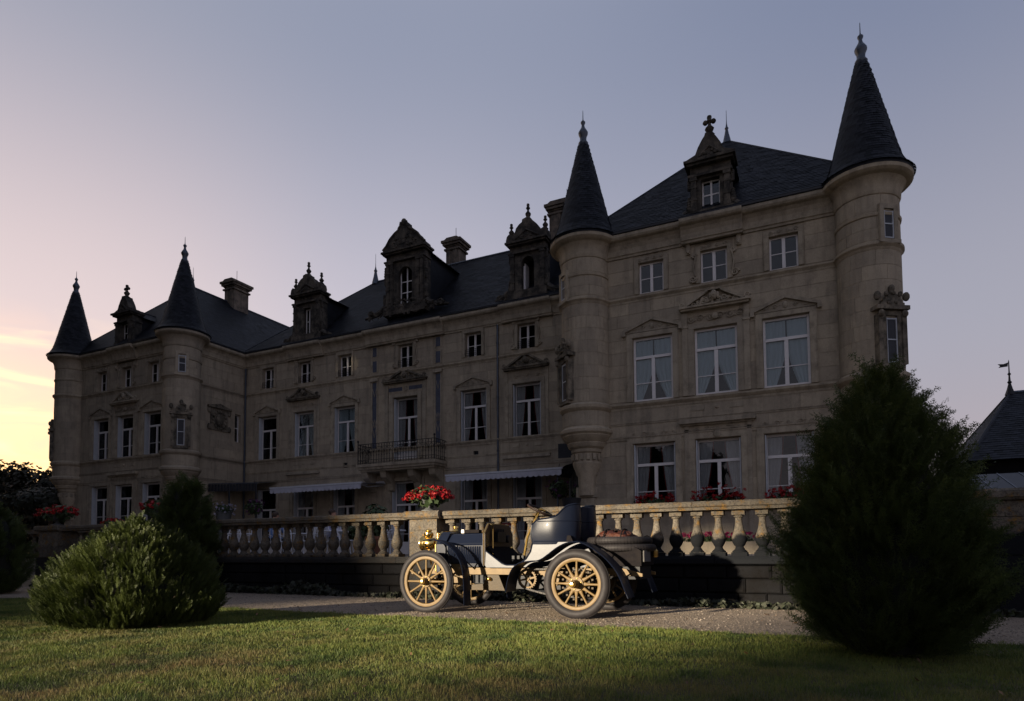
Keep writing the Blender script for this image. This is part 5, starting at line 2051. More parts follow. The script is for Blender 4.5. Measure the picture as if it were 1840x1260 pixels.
def yew(name, c, prof, label, cat, n, mat, ln=.2, upw=.9, jag=.1, nl=.022, nw=.0032, k=9, lumps=.07, extra=0, tuft=.10, side=.10, ang=.75):
    """prof: list of (z, r); sprays of needles on an uneven body of revolution"""
    t = thing(name, c, label, cat)
    zs = np.array([p[0] for p in prof])
    rs = np.array([p[1] for p in prof])

    def R_(z, a):
        return np.interp(z, zs, rs) * (1 + lumps * np.sin(3 * a + 5 * z) + lumps * .8 * np.sin(7 * a - 3.1 * z + 1) + lumps * .6 * np.sin(11 * a + 9 * z))
    # trunk and an added solid dark core that blocks see-through
    tr = MB()
    tr.tube([(c[0], c[1], c[2] - .05), (c[0] + .03, c[1], c[2] + zs[-1] * .4), (c[0], c[1] + .02, c[2] + zs[-1] * .8)], [.09, .06, .02], 8)
    for q in range(7):
        a = q / 7 * 6.28
        zz = zs[-1] * (.12 + .08 * q)
        rr = float(np.interp(zz + .3, zs, rs)) * .75
        tr.tube([(c[0], c[1], c[2] + zz * .6), (c[0] + rr * .5 * math.cos(a), c[1] + rr * .5 * math.sin(a), c[2] + zz), (c[0] + rr * math.cos(a), c[1] + rr * math.sin(a), c[2] + zz + .25)], [.04, .025, .008], 6)
    tr.build('trunk', 'bark', t, True)
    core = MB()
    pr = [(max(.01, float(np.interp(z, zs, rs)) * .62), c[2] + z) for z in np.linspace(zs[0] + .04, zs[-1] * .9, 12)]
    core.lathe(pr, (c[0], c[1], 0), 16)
    core.build('dark_core', 'yew_core', t, True)
    # sprays, gathered in tufts so that the crown has clumps and gaps
    nt_ = n // 7
    zg = np.linspace(zs[0], zs[-1], 400)
    pz = np.interp(zg, zs, np.maximum(rs, .05)) + .08
    tz = RNG.choice(zg, nt_, p=pz / pz.sum()) + RNG.normal(0, .02, nt_)
    ta = RNG.uniform(0, 2 * math.pi, nt_)
    td = RNG.random(nt_) ** 1.5 * .26 - tuft * RNG.random(nt_) ** 2
    tn = RNG.normal(0, .26, (nt_, 3))
    ti = RNG.integers(0, nt_, n)
    zz = tz[ti] + RNG.normal(0, .035, n)
    a = ta[ti] + RNG.normal(0, .05, n) / np.maximum(R_(tz, ta)[ti], .12)
    r = R_(zz, a) * (1.0 - td[ti]) - ln * .55 - .05 * RNG.random(n)
    r = np.maximum(r, .01)
    P = np.column_stack([c[0] + r * np.cos(a), c[1] + r * np.sin(a), c[2] + np.maximum(zz, .02)])
    out = .75 + .3 * (1 - zz / zs[-1])
    D = np.column_stack([np.cos(a) * out, np.sin(a) * out, np.full(n, upw)]) + tn[ti] + RNG.normal(0, .2, (n, 3))
    S = RNG.uniform(.6, 1.3, n) * (1 + jag * np.maximum(0, RNG.normal(0, 1, n)))
    tv, tf = frond_template(ln, side, ang, 5, .020, nl, nw)
    V, Fc = scatter(tv, tf, P, frames(D, RNG.uniform(0, 6.3, n)), S)
    V = V - np.array(c)
    cr = link_mesh('crown', np_mesh('crown', V, Fc, 3, mat), t)
    if extra:            # long loose shoots that stand out of the outline
        Vs, Fs, off = [], [], 0
        for q in range(extra):
            an = random.uniform(-1.3, 2.4) if q % 3 else random.uniform(2.4, 3.9)
            z = random.uniform(.25, .86) * zs[-1]
            r0 = float(R_(z, an)) - .08
            d = Vector((math.cos(an), math.sin(an), random.uniform(.25, .95))).normalized()
            L_ = random.uniform(.12, .34)
            p0 = Vector((r0 * math.cos(an), r0 * math.sin(an), z))
            m = int(L_ / .03)
            pp = np.array([tuple(p0 + d * L_ * (j / m) + Vector((0, 0, -.05 * (j / m) ** 2))) for j in range(m)])
            dd = np.tile(np.array(d), (m, 1)) + RNG.normal(0, .55, (m, 3))
            tv2, tf2 = sprig_template(5, .075, .020, .003, .1)
            V2, F2 = scatter(tv2, tf2, pp, frames(dd, RNG.uniform(0, 6.3, m)), np.linspace(1.1, .6, m))
            Vs.append(V2)
            Fs.append(F2 + off)
            off += len(V2)
        link_mesh('shoots', np_mesh('shoots', np.concatenate(Vs), np.concatenate(Fs), 3, mat), t)
    return t


yew('yew_tree', (.52, 6.4, 0), [(0, .40), (.08, .54), (.27, .68), (.60, .75), (1.08, .71), (1.56, .58), (1.95, .40), (2.2, .22), (2.36, .06)], 'tall pointed dark green yew with ragged shoots in front of the east turret', 'yew tree', 9000, 'yew_needles_dark', .19, .95, .22, extra=200, lumps=.06, tuft=.24, side=.075, ang=.6)
yew('yew_bush', (-7.95, 5.4, -.02), [(0, .74), (.10, .95), (.28, 1.04), (.48, 1.0), (.80, .84), (1.05, .56), (1.20, .28), (1.30, .08)], 'broad rounded olive green yew bush on the lawn left of the car', 'yew bush', 12500, 'yew_needles', .115, 1.5, .08, .015, .004, 9, .06, tuft=.10, side=.045, ang=.45)
yew('yew_tree', (-13.25, 10.15, 0), [(0, .62), (.4, .72), (1.09, .68), (1.74, .58), (2.27, .40), (2.62, .12)], 'dark cone shaped yew standing behind the rounded yew bush', 'yew tree', 2200, 'yew_needles_dark', .26, 1.1, .08, .03, .007, 7, side=.12)
yew('yew_bush', (-17.3, 8.2, 0), [(0, .6), (.4, .8), (1.0, .78), (1.5, .55), (1.85, .3), (2.05, .1)], 'dark yew bush cut off by the photo edge beside the steps', 'yew bush', 1800, 'yew_needles_dark', .26, 1.1, .08, .03, .007, 7, side=.12)

# weeds and low plants along the foot of the terrace wall
nwd = 5200
wx = RNG.uniform(-20, 3, nwd)
hgt = .05 + .30 * (np.sin(wx * 1.7) * np.sin(wx * .63 + 1) * .5 + .5) ** 2
P = np.column_stack([wx, 10.72 - RNG.random(nwd) ** 1.5 * .30, hgt * RNG.random(nwd)])
TVq = np.array([(-.5, -.42, 0), (.5, -.42, .08), (.55, .45, 0), (-.45, .5, .08)])
TFq = np.array([(0, 1, 2), (0, 2, 3)])
V, Fc = scatter(TVq, TFq, P, frames(RNG.normal(0, .6, (nwd, 3)) + np.array([0, -.5, .6]), RNG.uniform(0, 6.3, nwd)), .05 + .04 * RNG.random(nwd))
o = link_mesh('weeds', np_mesh('weeds', V, Fc, 3, 'weed_leaf'))
o['kind'] = 'stuff'


# ------------------------------------------------------------------ hill wood behind the west turret, and added unseen trees that block the sun
def tree_blob(c, r, n, size):
    return leaf_cloud(n, c, r, size, .3, .35)


wood = []
trunks = MB()
for i in range(38):
    x = -80 + i * .85 + random.uniform(-.6, .6)
    y = 30 + random.uniform(0, 9)
    h = 8.7 + .45 * math.sin(i * 1.1) + random.uniform(-.4, .6)
    h *= (y / 33) ** .9
    wood.append(tree_blob((x, y, h * .55), (1.9, 1.9, h * .48), 1900, .24))
    trunks.tube([(x, y, 0), (x, y, h * .6)], .16, 6)
# added unseen trees, shaped to shade the house and leave one opening for sun
U = Vector((.917, -.40, 0)).normalized()
gap0, gap1 = -10.7, -3.1


def sun_blocker(u, s, zc, rx, rz, n, size, stem=True):
    p = U * u + Vector((SUN_H.x, SUN_H.y, 0)) * (-s)
    wood.append(tree_blob((p.x, p.y, zc), (rx, rx, rz), n, size))
    if stem:
        trunks.tube([(p.x, p.y, 0), (p.x, p.y, zc)], [.4, .2], 7)


for u in np.arange(-33, -4.5, 3.9):
    over = u > gap0 - 3.6                      # added crowns above the opening shade the house, carried on added limbs
    for zc in (4.5, 11.5, 20.5, 26.5, 32.0):
        if zc < 18 and over:
            continue
        sun_blocker(u + random.uniform(-.4, .4), (-14 if u < -21 else -70) - random.uniform(0, 3), zc, 4.2, 5.2, 800, 1.3, not over)
        if over:
            p, q = U * (gap0 - 5.5) + SUN_H * 71, U * u + SUN_H * 71
            trunks.tube([(p.x, p.y, zc - 5), ((p.x + q.x) / 2, (p.y + q.y) / 2, zc - 1.5), (q.x, q.y, zc)], [.25, .18, .08], 6)
for zc in (4.0, 11.0):
    sun_blocker(gap0 - 3.4, -70, zc, 3.2, 5.0, 900, 1.0)
for u, n in ((gap1 + 2.6, 560), (gap1 + 5.5, 900), (gap1 + 10, 800), (gap1 + 15, 800)):
    for zc in (3.5, 9.5, 14.5):
        sun_blocker(u, -70 - random.uniform(0, 3), zc, 3.4, 4.8, n, 1.0)
for u in np.arange(gap0 - 1, gap1 + 2, .9):      # added unseen level hedge, shaped to shade the near lawn softly
    sun_blocker(u, -70, 6.0, 1.7, 6.05, 420, .8, False)
for u in np.arange(-76, -30, 4.2):
    s = -19 - .04 * (-26 - u)
    for zc in (3.8, 12.0, 19.5, 26.5, 33.0):
        sun_blocker(u + random.uniform(-.5, .5), s - random.uniform(0, 2), zc, 4.0, 5.8, 1000, 1.2)
Vs, Fs, off = [], [], 0
for V, F_ in wood:
    Vs.append(V)
    Fs.append(F_ + off)
    off += len(V)
o = link_mesh('wood_and_sun_blockers', np_mesh('wood_and_sun_blockers', np.concatenate(Vs), np.concatenate(Fs), 3, 'woodland_leaf'))  # holds the hill wood and the added sun-blocking trees
o['kind'] = 'stuff'
o = trunks.build('wood_and_blocker_trunks', 'bark', None, True, kind='stuff')  # stems of the hill wood and of the added trees

# spreading green canopy at the west end of the terrace
t = thing('weeping_tree', (-41.2, 22.5, .78), 'low spreading green tree like an umbrella left of the west turret', 'tree')
tr = MB().tube([(-41.2, 22.5, .78), (-41.1, 22.5, 2.4), (-41.2, 22.5, 4.3)], [.16, .12, .05], 8)
for q in range(8):
    a = q / 8 * 6.28
    tr.tube([(-41.2, 22.5, 3.2), (-41.2 + 1.2 * math.cos(a), 22.5 + 1.2 * math.sin(a), 4.2), (-41.2 + 2.2 * math.cos(a), 22.5 + 2.2 * math.sin(a), 3.9)], [.06, .04, .015], 6)
tr.build('trunk', 'bark', t, True)
cloud_obj('crown', [leaf_cloud(2600, (-41.2, 22.5, 3.95), (2.7, 2.7, .75), .17, .5, .4), leaf_cloud(700, (-41.2, 22.5, 4.5), (1.4, 1.4, .4), .16, .5, .4)], 'weed_leaf', t)


# ------------------------------------------------------------------ outbuilding and glasshouse to the east
ob = thing('outbuilding', (11.5, 38.0, 0), 'slate roofed outbuilding with a weathervane behind the tall yew', 'building')
MB().box(6.3, 17.5, 33.4, 43, 0, 4.7).build('wall', 'wall_stone', ob)
mb, sm = MB(), MB()
ridge0, ridge1 = (8.6, 38.0, 8.42), (15.5, 38.0, 8.42)
A, B, C_, D_ = (5.9, 33.0, 4.65), (17.9, 33.0, 4.65), (17.9, 43.4, 4.65), (5.9, 43.4, 4.65)
for q in ([A, B, ridge1, ridge0], [D_, A, ridge0, (ridge0[0], ridge0[1] + .02, ridge0[2])], [C_, D_, ridge0, ridge1], [B, C_, ridge1, (ridge1[0], ridge1[1] + .02, ridge1[2])]):
    mb.add(q, [(0, 1, 2, 3)])
    slate_rows(sm, *q, .2, .3)
r = mb.build('roof', 'slate', ob)
sm.build('slates', 'slate', r, kind='stuff')
MB().tube([ridge0, ridge1], .09, 6).build('ridge', 'zinc', r)
for p_, q_ in ((A, ridge0), (D_, ridge0)):
    MB().tube([p_, q_], .07, 6).build('hip_ridge', 'slate', r)
x, y, z = ridge0
mb = MB().lathe([(.22, -.1), (.12, .2), (.06, .45), (.10, .52), (.05, .6), (.035, .85), (.08, .92), (.03, 1.0), (.022, 1.55), (.005, 1.62)], ridge0, 8)
mb.prism([(x - .05, z + 1.30), (x - .42, z + 1.28), (x - .34, z + 1.36), (x - .44, z + 1.46), (x - .2, z + 1.44), (x - .02, z + 1.50)], y - .01, y + .01)
mb.build('weathervane', 'wrought_iron', r, True)
MB().box(7.6, 8.5, 33.36, 33.40, .1, 2.3).build('door', 'lead_dark', ob)

gh = thing('glasshouse', (6.6, 26.0, 0), 'low lean-to glasshouse with pale glazing bars right of the tall yew', 'glasshouse')
MB().box(4.5, 9.5, 25.0, 28.0, 0, 1.80).build('wall', 'wall_stone', gh)
fr_ = MB()
for i in range(9):
    xx = 4.5 + i * .62
    fr_.box(xx - .025, xx + .025, 24.97, 25.03, 1.8, 2.75)
    fr_.add([(xx - .025, 24.95, 2.78), (xx + .025, 24.95, 2.78), (xx + .025, 27.5, 3.55), (xx - .025, 27.5, 3.55)], [(0, 1, 2, 3)])
fr_.box(4.45, 9.5, 24.94, 25.05, 2.72, 2.80)
fr_.box(4.45, 9.5, 24.94, 25.05, 1.78, 1.84)
fr_.build('frame', 'zinc', gh)
for i in range(8):
    xx = 4.5 + i * .62
    MB().box(xx + .025, xx + .595, 24.99, 25.0, 1.84, 2.72).build('pane', 'lead_dark', gh)
    MB().add([(xx + .025, 24.97, 2.77), (xx + .595, 24.97, 2.77), (xx + .595, 27.5, 3.53), (xx + .025, 27.5, 3.53)], [(0, 1, 2, 3)]).build('pane', 'lead_dark', gh)
t = thing('garden_wall', (6, 12.2, 0), 'dark rubble garden wall at the right edge beyond the yew', 'wall')
x = 3.3
b = MB().box(3.25, 13, 11.1, 11.5, -.1, 1.05)
b.build('wall', 'wall_stone', t)
for row in range(4):
    x = 3.3
    while x < 7.5:
        wd = random.uniform(.3, .6)
        share('stone', unit2, (x + .005, 11.03, row * .26), t, (wd - .01, .07, .25))
        x += wd
MB().box(3.2, 13, 11.02, 11.55, 1.05, 1.15).build('coping', 'lichened_stone', t)


# ------------------------------------------------------------------ the car (nose towards -x)
CY_ = 8.78
CAR = thing('veteran_car', (-4.1, CY_, 0), 'open two seat veteran car in dark navy with ochre spoked wheels parked on the gravel', 'car')
NEAR, FAR = 8.10, 9.46
XF, XR, WR = -5.285, -2.915, .465


def wheel(xc, yc, out, rear):
    """out = -1: outer face towards -y"""
    rw = .052 if not rear else .064
    w0 = Vector((xc, yc, WR))
    rim = MB()
    prof = [(.328, -.022), (.336, -.030), (.378, -.034), (.392, -.028), (.392, .028), (.378, .034), (.336, .030), (.328, .022), (.328, -.022)]
    if rear:
        prof = [(.302, -.028), (.312, -.034), (.350, -.036), (.362, -.030), (.372, -.034), (.372, .034), (.362, .030), (.350, .036), (.312, .034), (.302, .028), (.302, -.028)]
    rim.lathe([(r, z) for r, z in prof], tuple(w0), 48, axis='y')
    wl = rim.build('wheel', 'ochre_paint', CAR, True, ang=30)
    ty = MB()
    R0 = WR - rw
    pts = []
    for j in range(25):
        a = math.pi * 2 * j / 24
        rr = rw * (1.0 if True else 1)
        pts.append((R0 + rr * math.cos(a) * 1.0, rr * math.sin(a) * 1.05))
    ty.lathe(pts, tuple(w0), 56, axis='y')
    for s in (-1, 1):       # tread ribs
        ty.lathe([(WR - .004, s * .016 - .006), (WR + .001, s * .016 - .004), (WR + .001, s * .016 + .004), (WR - .004, s * .016 + .006)], tuple(w0), 56, axis='y', cap=False)
    ty.build('tyre', 'tyre_rubber', wl, True, ang=50)
    hb = MB()
    hr = .088 if not rear else .098
    o_ = out
    hb.lathe([(.001, o_ * .030), (hr, o_ * .030), (hr + .004, o_ * .024), (hr + .004, -o_ * .03), (.001, -o_ * .03)], tuple(w0), 24, axis='y')
    L_ = .085 if not rear else .135
    hb.lathe([(.058, o_ * .03), (.052, o_ * (.03 + L_ * .5)), (.046, o_ * (.02 + L_)), (.001, o_ * (.02 + L_))], tuple(w0), 20, axis='y')
    hb.build('hub', 'ochre_paint', wl, True)
    cp = MB().lathe([(.042, o_ * (.02 + L_)), (.044, o_ * (.026 + L_)), (.040, o_ * (.045 + L_)), (.026, o_ * (.060 + L_)), (.001, o_ * (.063 + L_))], tuple(w0), 18, axis='y')
    cp.build('hub_cap', 'brass', wl, True)
    bo = MB()
    for k in range(6):
        a = k / 6 * 6.283 + .26
        bo.lathe([(.009, o_ * .028), (.009, o_ * .042), (.001, o_ * .044)], (xc + hr * .78 * math.cos(a), yc, WR + hr * .78 * math.sin(a)), 6, axis='y')
    bo.build('hub_bolt', 'brass_dull', wl, kind=None)
    sp = MB()
    r0, r1 = .075, .335 if not rear else .31
    n_ = 10
    seg = 6
    vs, fs = [], []
    for i in range(seg + 1):
        t = i / seg
        r = r0 + (r1 - r0) * t
        if rear:
            wt = .015 + .022 * max(0, 1 - t * 2.2) ** 1.2 + .004 * (t > .95)
            ht = .018
        else:
            wt = .0155 + .008 * max(0, 1 - t * 3)
            ht = .016
        for j in range(n_):
            a = 2 * math.pi * j / n_
            vs.append((wt * math.cos(a), ht * math.sin(a), r))
    for i in range(seg):
        for j in range(n_):
            fs.append((i * n_ + j, i * n_ + (j + 1) % n_, (i + 1) * n_ + (j + 1) % n_, (i + 1) * n_ + j))
    key = 'spoke_r' if rear else 'spoke_f'
    if key not in SPK:
        me = bpy.data.meshes.new('spoke')
        me.from_pydata(vs, [], fs)
        me.materials.append(M['ochre_paint'])
        me.polygons.foreach_set('use_smooth', np.ones(len(me.polygons), dtype=bool))
        SPK[key] = me
    for k in range(12):
        share('spoke', SPK[key], tuple(w0), wl, None, (0, k * math.pi / 6 + (.0 if not rear else .02), 0))
    if rear:     # brake drum and chain ring behind the wheel
        d = MB().lathe([(.001, -o_ * .05), (.17, -o_ * .05), (.175, -o_ * .06), (.175, -o_ * .12), (.10, -o_ * .13), (.001, -o_ * .13)], tuple(w0), 32, axis='y')
        for k in range(40):
            a = k / 40 * 6.283
            d.box(xc + .180 * math.cos(a) - .006, xc + .180 * math.cos(a) + .006, yc - o_ * .09 - .006, yc - o_ * .09 + .006, WR + .180 * math.sin(a) - .006, WR + .180 * math.sin(a) + .006)
        d.build('brake_drum', 'tray_paint', wl, True)
        lu = MB()
        for k in range(12):
            a = (k + .5) / 12 * 6.283
            lu.box(xc + .215 * math.cos(a) - .013, xc + .215 * math.cos(a) + .013, yc - o_ * .05, yc - o_ * .035, WR + .215 * math.sin(a) - .012, WR + .215 * math.sin(a) + .012)
        lu.build('drum_lug', 'tray_paint', wl)
    return wl


SPK = {}
wheel(XF, NEAR, -1, False)
wheel(XF, FAR, 1, False)
wheel(XR, NEAR, -1, True)
wheel(XR, FAR, 1, True)

# chassis
for s in (-1, 1):
    y = CY_ + s * .37
    MB().prism([(-5.62, .60), (-5.45, .66), (-4.9, .665), (-2.35, .665), (-2.10, .60), (-2.10, .56), (-2.35, .575), (-4.9, .565), (-5.4, .57), (-5.62, .55)], y - .022, y + .022).build('chassis_rail', 'ochre_paint', CAR)
    # leaf springs
    for xc, hl in ((XF, .40), (XR, .50)):
        sp = MB()
        yy = CY_ + s * (.43 if xc == XF else .47)
        for k in range(5):
            h = hl * (1 - .17 * k)
            pts = [(xc + h * u, yy, .49 + .085 * u * u - .011 * k) for u in np.linspace(-1, 1, 11)]
            for a_, b_ in zip(pts[:-1], pts[1:]):
                sp.add([(a_[0], yy - .022, a_[2]), (b_[0], yy - .022, b_[2]), (b_[0], yy + .022, b_[2]), (a_[0], yy + .022, a_[2]),
                        (a_[0], yy - .022, a_[2] + .009), (b_[0], yy - .022, b_[2] + .009), (b_[0], yy + .022, b_[2] + .009), (a_[0], yy + .022, a_[2] + .009)],
                       [(0, 3, 2, 1), (4, 5, 6, 7), (0, 1, 5, 4), (2, 3, 7, 6)])
        sp.box(xc - .05, xc + .05, yy - .03, yy + .03, .43, .51)
        for u in (-1, 1):
            sp.lathe([(.022, -.03), (.022, .03)], (xc + u * hl, yy, .585), 10, axis='y')
            sp.tube([(xc + u * hl, yy, .585), (xc + u * (hl + .03), yy, .64)], .014, 6)
        sp.build('leaf_spring', 'ochre_paint', CAR)
MB().tube([(XF, NEAR + .03, .465), (XF, NEAR + .20, .43), (XF, FAR - .20, .43), (XF, FAR - .03, .465)], .028, 8).build('front_axle', 'ochre_paint', CAR, True)
MB().tube([(XR, NEAR + .03, .465), (XR, FAR - .03, .465)], .035, 8).build('rear_axle', 'ochre_paint', CAR, True)
m = MB()
m.tube([(XF + .16, NEAR + .12, .44), (XF + .16, FAR - .12, .44)], .012, 6)
for s, y in ((-1, NEAR + .12), (1, FAR - .12)):
    m.tube([(XF, y, .465), (XF + .16, y, .44)], .016, 6)
    m.ball((XF + .16, y, .44), .03, 8)
m.tube([(XF + .16, NEAR + .2, .44), (XF + .55, 8.98, .50)], .012, 6)
m.build('steering_linkage', 'ochre_paint', CAR, True)
for s in (-1, 1):       # spring shackle castings seen between wheel and mudguard
    y = CY_ + s * .43
    mm = MB()
    mm.prism([(-4.98, .72), (-4.80, .72), (-4.78, .60), (-4.84, .55), (-4.96, .56)], y - .035, y + .035)
    mm.prism([(-4.96, .54), (-4.80, .50), (-4.72, .45), (-4.80, .41), (-4.95, .40)], y - .03, y + .03)
    mm.ball((-4.84, y - s * -.0 - .04, .65), .028, 8)
    mm.build('spring_hanger', 'ochre_paint', CAR, True)

# bonnet, radiator
cs = [(8.37, .68), (8.36, 1.0), (8.375, 1.035), (8.50, 1.160), (8.54, 1.178), (8.78, 1.190), (9.02, 1.178), (9.06, 1.160), (9.185, 1.035), (9.20, 1.0), (9.19, .68)]
bo = MB().prism(cs, -5.10, -4.46, 'x').build('bonnet', 'navy_paint', CAR, False)
lv = MB()
lv.add([(0, 0, .73), (.026, 0, .73), (.026, 0, .985), (0, 0, .985), (0, -.016, .735), (0, -.016, .98)], [(4, 1, 2, 5), (0, 4, 5, 3), (0, 1, 4), (3, 5, 2)])
lvm = bpy.data.meshes.new('louvre')
lvm.from_pydata(lv.v, [], lv.f)
lvm.materials.append(M['navy_paint'])
for s, y in ((-1, 8.362), (1, 9.198)):
    for k in range(15):
        share('louvre', lvm, (-5.06 + k * .038, y, 0), bo, (1, -s, 1))
    MB().tube([(-5.10, y, 1.006), (-4.46, y, 1.006)], .009, 5).build('bonnet_bead', 'navy_paint', bo)
MB().tube([(-5.10, 8.78, 1.195), (-4.46, 8.78, 1.195)], .008, 6).build('hinge', 'brass', bo)
MB().box(-4.98, -4.72, 8.70, 8.80, 1.196, 1.245).build('bonnet_box', 'black_leather', bo)
MB().box(-5.03, -4.982, 8.698, 8.802, 1.196, 1.248).build('box_end', 'white_paint', bo)
cs2 = [(8.34, .60), (8.335, 1.02), (8.35, 1.05), (8.48, 1.19), (8.53, 1.21), (8.78, 1.225), (9.03, 1.21), (9.08, 1.19), (9.21, 1.05), (9.225, 1.02), (9.22, .60)]
ra = MB().prism(cs2, -5.27, -5.10, 'x').build('radiator', 'navy_paint', CAR)
rc = MB()
for k in range(18):
    for j in range(12):
        y, z = 8.40 + k * .045, .66 + j * .045
        rc.box(-5.285, -5.272, y, y + .034, z, z + .034)
rc.build('honeycomb', 'brass_dull', ra, kind='stuff')
MB().tube([(-5.27, p[0], p[1]) for p in cs2], .012, 6, True).build('shell_trim', 'brass', ra)
MB().lathe([(.05, 0), (.055, .01), (.035, .03), (.03, .05), (.045, .06), (.04, .085), (.001, .09)], (-5.18, 8.78, 1.222), 14).build('filler_cap', 'brass', ra, True)

# dashboard
dp = [(8.31, .70), (8.31, 1.17), (8.44, 1.315), (9.13, 1.315), (9.26, 1.17), (9.26, .70)]
da = MB().prism(dp, -4.445, -4.405, 'x').build('dashboard', 'varnished_wood', CAR)
MB().tube([(-4.425, p[0], p[1]) for p in dp], [.011] * 6, 8).build('dash_trim', 'brass', da, True)
dm = MB()
dm.box(-4.40, -4.35, 8.62, 8.90, 1.05, 1.20)
for k in range(5):
    dm.tube([(-4.375, 8.65 + k * .055, 1.20), (-4.375, 8.65 + k * .055, 1.245)], .010, 6)
dm.lathe([(.06, .0), (.062, .03), (.05, .04), (.001, .04)], (-4.405, 9.05, 1.10), 16, axis='x')
dm.build('oiler_box', 'black_paint', da, True)
dm = MB()
dm.tube([(-4.38, 8.52, .86), (-4.38, 8.52, 1.24)], .012, 8)
dm.tube([(-4.38, 8.52, 1.24), (-4.375, 8.50, 1.29), (-4.40, 8.46, 1.31)], .010, 8)
dm.ball((-4.375, 8.52, .90), .026, 8)
dm.ball((-4.375, 9.14, .96), .026, 8)
dm.ball((-4.375, 9.0, .86), .02, 8)
dm.build('oil_pipe', 'brass', da, True)

# body sides: cowl wedge, sill, seat base
for s in (-1, 1):
    y0, y1 = (8.325, 8.36) if s < 0 else (9.20, 9.235)
    MB().prism([(-4.405, .92), (-4.39, .905), (-4.12, .735), (-4.06, .715), (-3.80, .715), (-3.80, .672), (-4.385, .672), (-4.405, .70)], y0, y1).lean(s, .92, .07).build('cowl_side', 'navy_paint', CAR)
    ys = y0 - .004 if s < 0 else y1 + .004
    MB().tube([(-4.40, ys, .915), (-4.125, ys, .728), (-4.06, ys, .708), (-3.80, ys, .708)], .009, 6).lean(s, .92, .07).build('body_bead', 'navy_paint', CAR)
    pts = [(-3.655, 1.03), (-3.665, .97), (-3.70, .88), (-3.755, .80), (-3.83, .735), (-3.88, .715), (-3.88, .68), (-2.75, .68), (-2.80, .90), (-2.9, 1.03)]
    MB().prism(pts, y0 + .02 if s < 0 else y0 - .02, y1 + .02 if s < 0 else y1 - .02).lean(s, 1.03, .06).build('body_side', 'navy_paint', CAR)
    MB().tube([(-3.66, ys - s * .02, 1.02), (-3.69, ys - s * .02, .90), (-3.755, ys - s * .02, .80), (-3.85, ys - s * .02, .73)], .010, 6).lean(s, 1.03, .06).build('body_bead', 'navy_paint', CAR)
MB().box(-4.40, -3.70, 8.36, 9.20, .675, .70).build('floor_board', 'black_leather', CAR)
fb = MB()
fb.add([(-4.40, 8.36, .98), (-4.40, 9.20, .98), (-4.12, 9.20, .70), (-4.12, 8.36, .70)], [(0, 1, 2, 3)])
fb.build('toe_board', 'black_leather', CAR)
MB().box(-3.66, -2.95, 8.38, 9.18, .70, 1.0).build('seat_box', 'navy_paint', CAR)
dk = MB().prism([(-2.97, .70), (-2.97, 1.0), (-2.25, .985), (-2.12, .90), (-2.12, .70)], 8.42, 9.14)
dk.build('rear_deck', 'black_leather', CAR)  # black leather colour stands in for the shade on the deck
MB().box(-2.95, -2.15, 8.46, 9.10, .52, .69).build('fuel_tank', 'black_paint', CAR)


